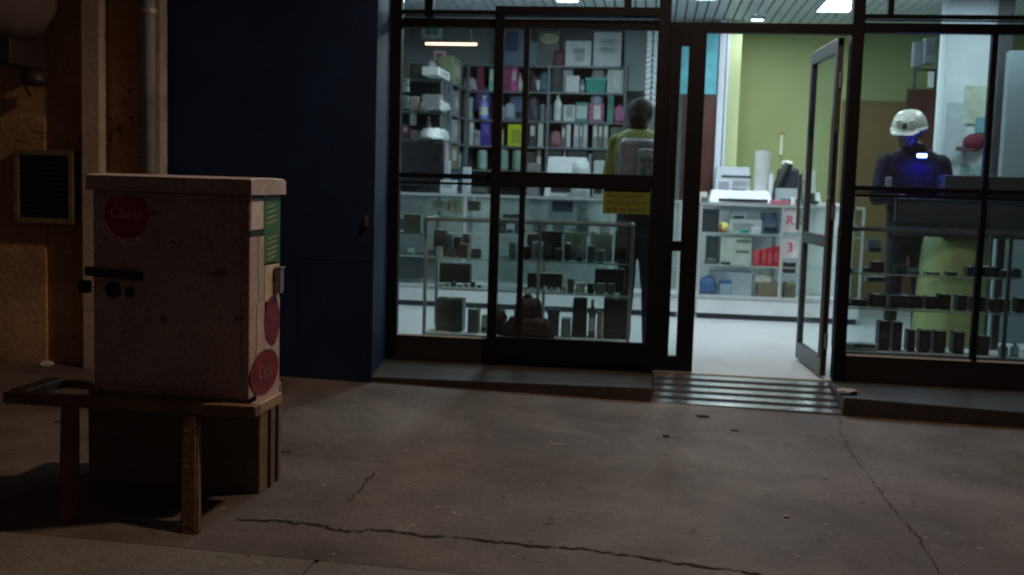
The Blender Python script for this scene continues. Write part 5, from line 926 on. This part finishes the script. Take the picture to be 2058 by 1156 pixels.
# ---- dark haired person with their back to the window
q = Vector((-.135, .98, 0)); P1 = thing('person', 'dark haired person in a yellow green top with a shiny grey backpack', 'person', q); b = MB(); X, Yq = q.x, q.y
loft(b, [(.86, X+.02, Yq, .15, .11), (.96, X+.02, Yq, .16, .12), (1.1, X+.01, Yq, .15, .11), (1.33, X, Yq, .165, .12), (1.48, X, Yq+.01, .185, .12), (1.58, X, Yq+.02, .18, .105), (1.63, X, Yq+.03, .13, .085), (1.665, X, Yq+.04, .06, .06)])
b.cyl((X, Yq+.02, 1.55), (X, Yq+.07, 1.72), .054, .05)
sh = [(X-.16, Yq+.02, 1.56), (X+.16, Yq+.02, 1.56)]; el = [(X-.225, Yq+.08, 1.26), (X+.2, Yq+.10, 1.27)]; wr = [(X-.14, Yq+.30, 1.16), (X+.12, Yq+.32, 1.16)]
for i in (0, 1):
    capsule(b, sh[i], el[i], .06, .045); capsule(b, el[i], wr[i], .042, .03); hand(b, wr[i], Vector(wr[i])-Vector(el[i]), (0, 0, 1), -1 if i else 1, .6)
for sx in (-1, 1):
    capsule(b, (X+.02+sx*.08, Yq, .86), (X+.04+sx*.08, Yq-.01, .48), .085, .06); capsule(b, (X+.04+sx*.08, Yq-.01, .48), (X+.04+sx*.085, Yq-.03, .09), .056, .04); capsule(b, (X+.04+sx*.085, Yq-.05, .045), (X+.04+sx*.095, Yq+.12, .035), .042, .035)
hc = Vector((X+.01, Yq+.09, 1.755)); MH1 = head(b, hc, R(180-12), R(10)); iM1 = MH1.inverted()
def pick1(c):
    l = iM1 @ c
    if c.z > 1.65 and l.length < .17: return 1
    for e_ in el:
        if (c.y > e_[1]+.02 and c.z < 1.33 and abs(c.x-e_[0]) < .16): return 1
    return 2 if c.z < 1.17 else 0
M_yel = mat((.24, .27, .07), .75, 0, .2, 9, .2)
skinned('person_body', b, P1, [M_yel, SKIN, M_trou], pick1)
t = MB(); t.ball((0, .022, .028), .103, (.90, 1.05, 1.04)); t.ball((0, .055, -.045), .075, (1.05, .8, 1.1)); 
for v in t.bm.verts:
    if v.co.y < -.055 and v.co.z < .05: v.co.y = -.055
    if v.co.z < -.03: v.co.x *= .8
rnd = random.Random(3)
for v in t.bm.verts: v.co *= 1+rnd.uniform(-.02, .03)
t.ball((0, .085, -.03), .07, (1.0, .7, 1.2)); t.ball((0, .06, -.105), .066, (1.15, .75, .95)); bmesh.ops.transform(t.bm, matrix=MH1, verts=t.bm.verts); t.build('hair', mat((.006, .005, .005), .6, 0, .4, 40, .5, spec=.2), P1, True)
bp = thing('backpack', 'shiny grey backpack worn by the dark haired person', 'backpack', (X, Yq-.15, 1.3)); t = MB(); t.box(X-.135, X+.135, Yq-.25, Yq-.115, 1.20, 1.575, .05, seg=4); t.build('pack_body', mat((.24, .25, .31), .5, 0, .3, 12, .2), bp, True); t = MB(); t.box(X+.0, X+.125, Yq-.285, Yq-.24, 1.24, 1.50, .02, seg=3); t.build('sequin_pocket', mat((.95, .95, 1.0), .25, .0, .9, 30, 1.0, bscale=50), bp)
t = MB(); t.box(X+.015, X+.105, Yq-.292, Yq-.284, 1.44, 1.495, .003); t.build('reflective_patch', mat((.95, .95, .98), .25, .0, 0), bp)
for sx in (-.09, .10): t = MB(); t.cyl((X+sx, Yq-.12, 1.54), (X+sx, Yq+.02, 1.615), .018); t.build('shoulder_strap', M_dark, bp)
x, z = at(1241, 330, Yq-.1); tag(MB().box(x-.015, x+.015, Yq-.02, Yq+.02, z-.03, z+.02, .006).build('wrist_watch', mat((.6, .62, .64), .2, .3, 0)), 'pale wrist band beside the backpack wearer', 'watch')
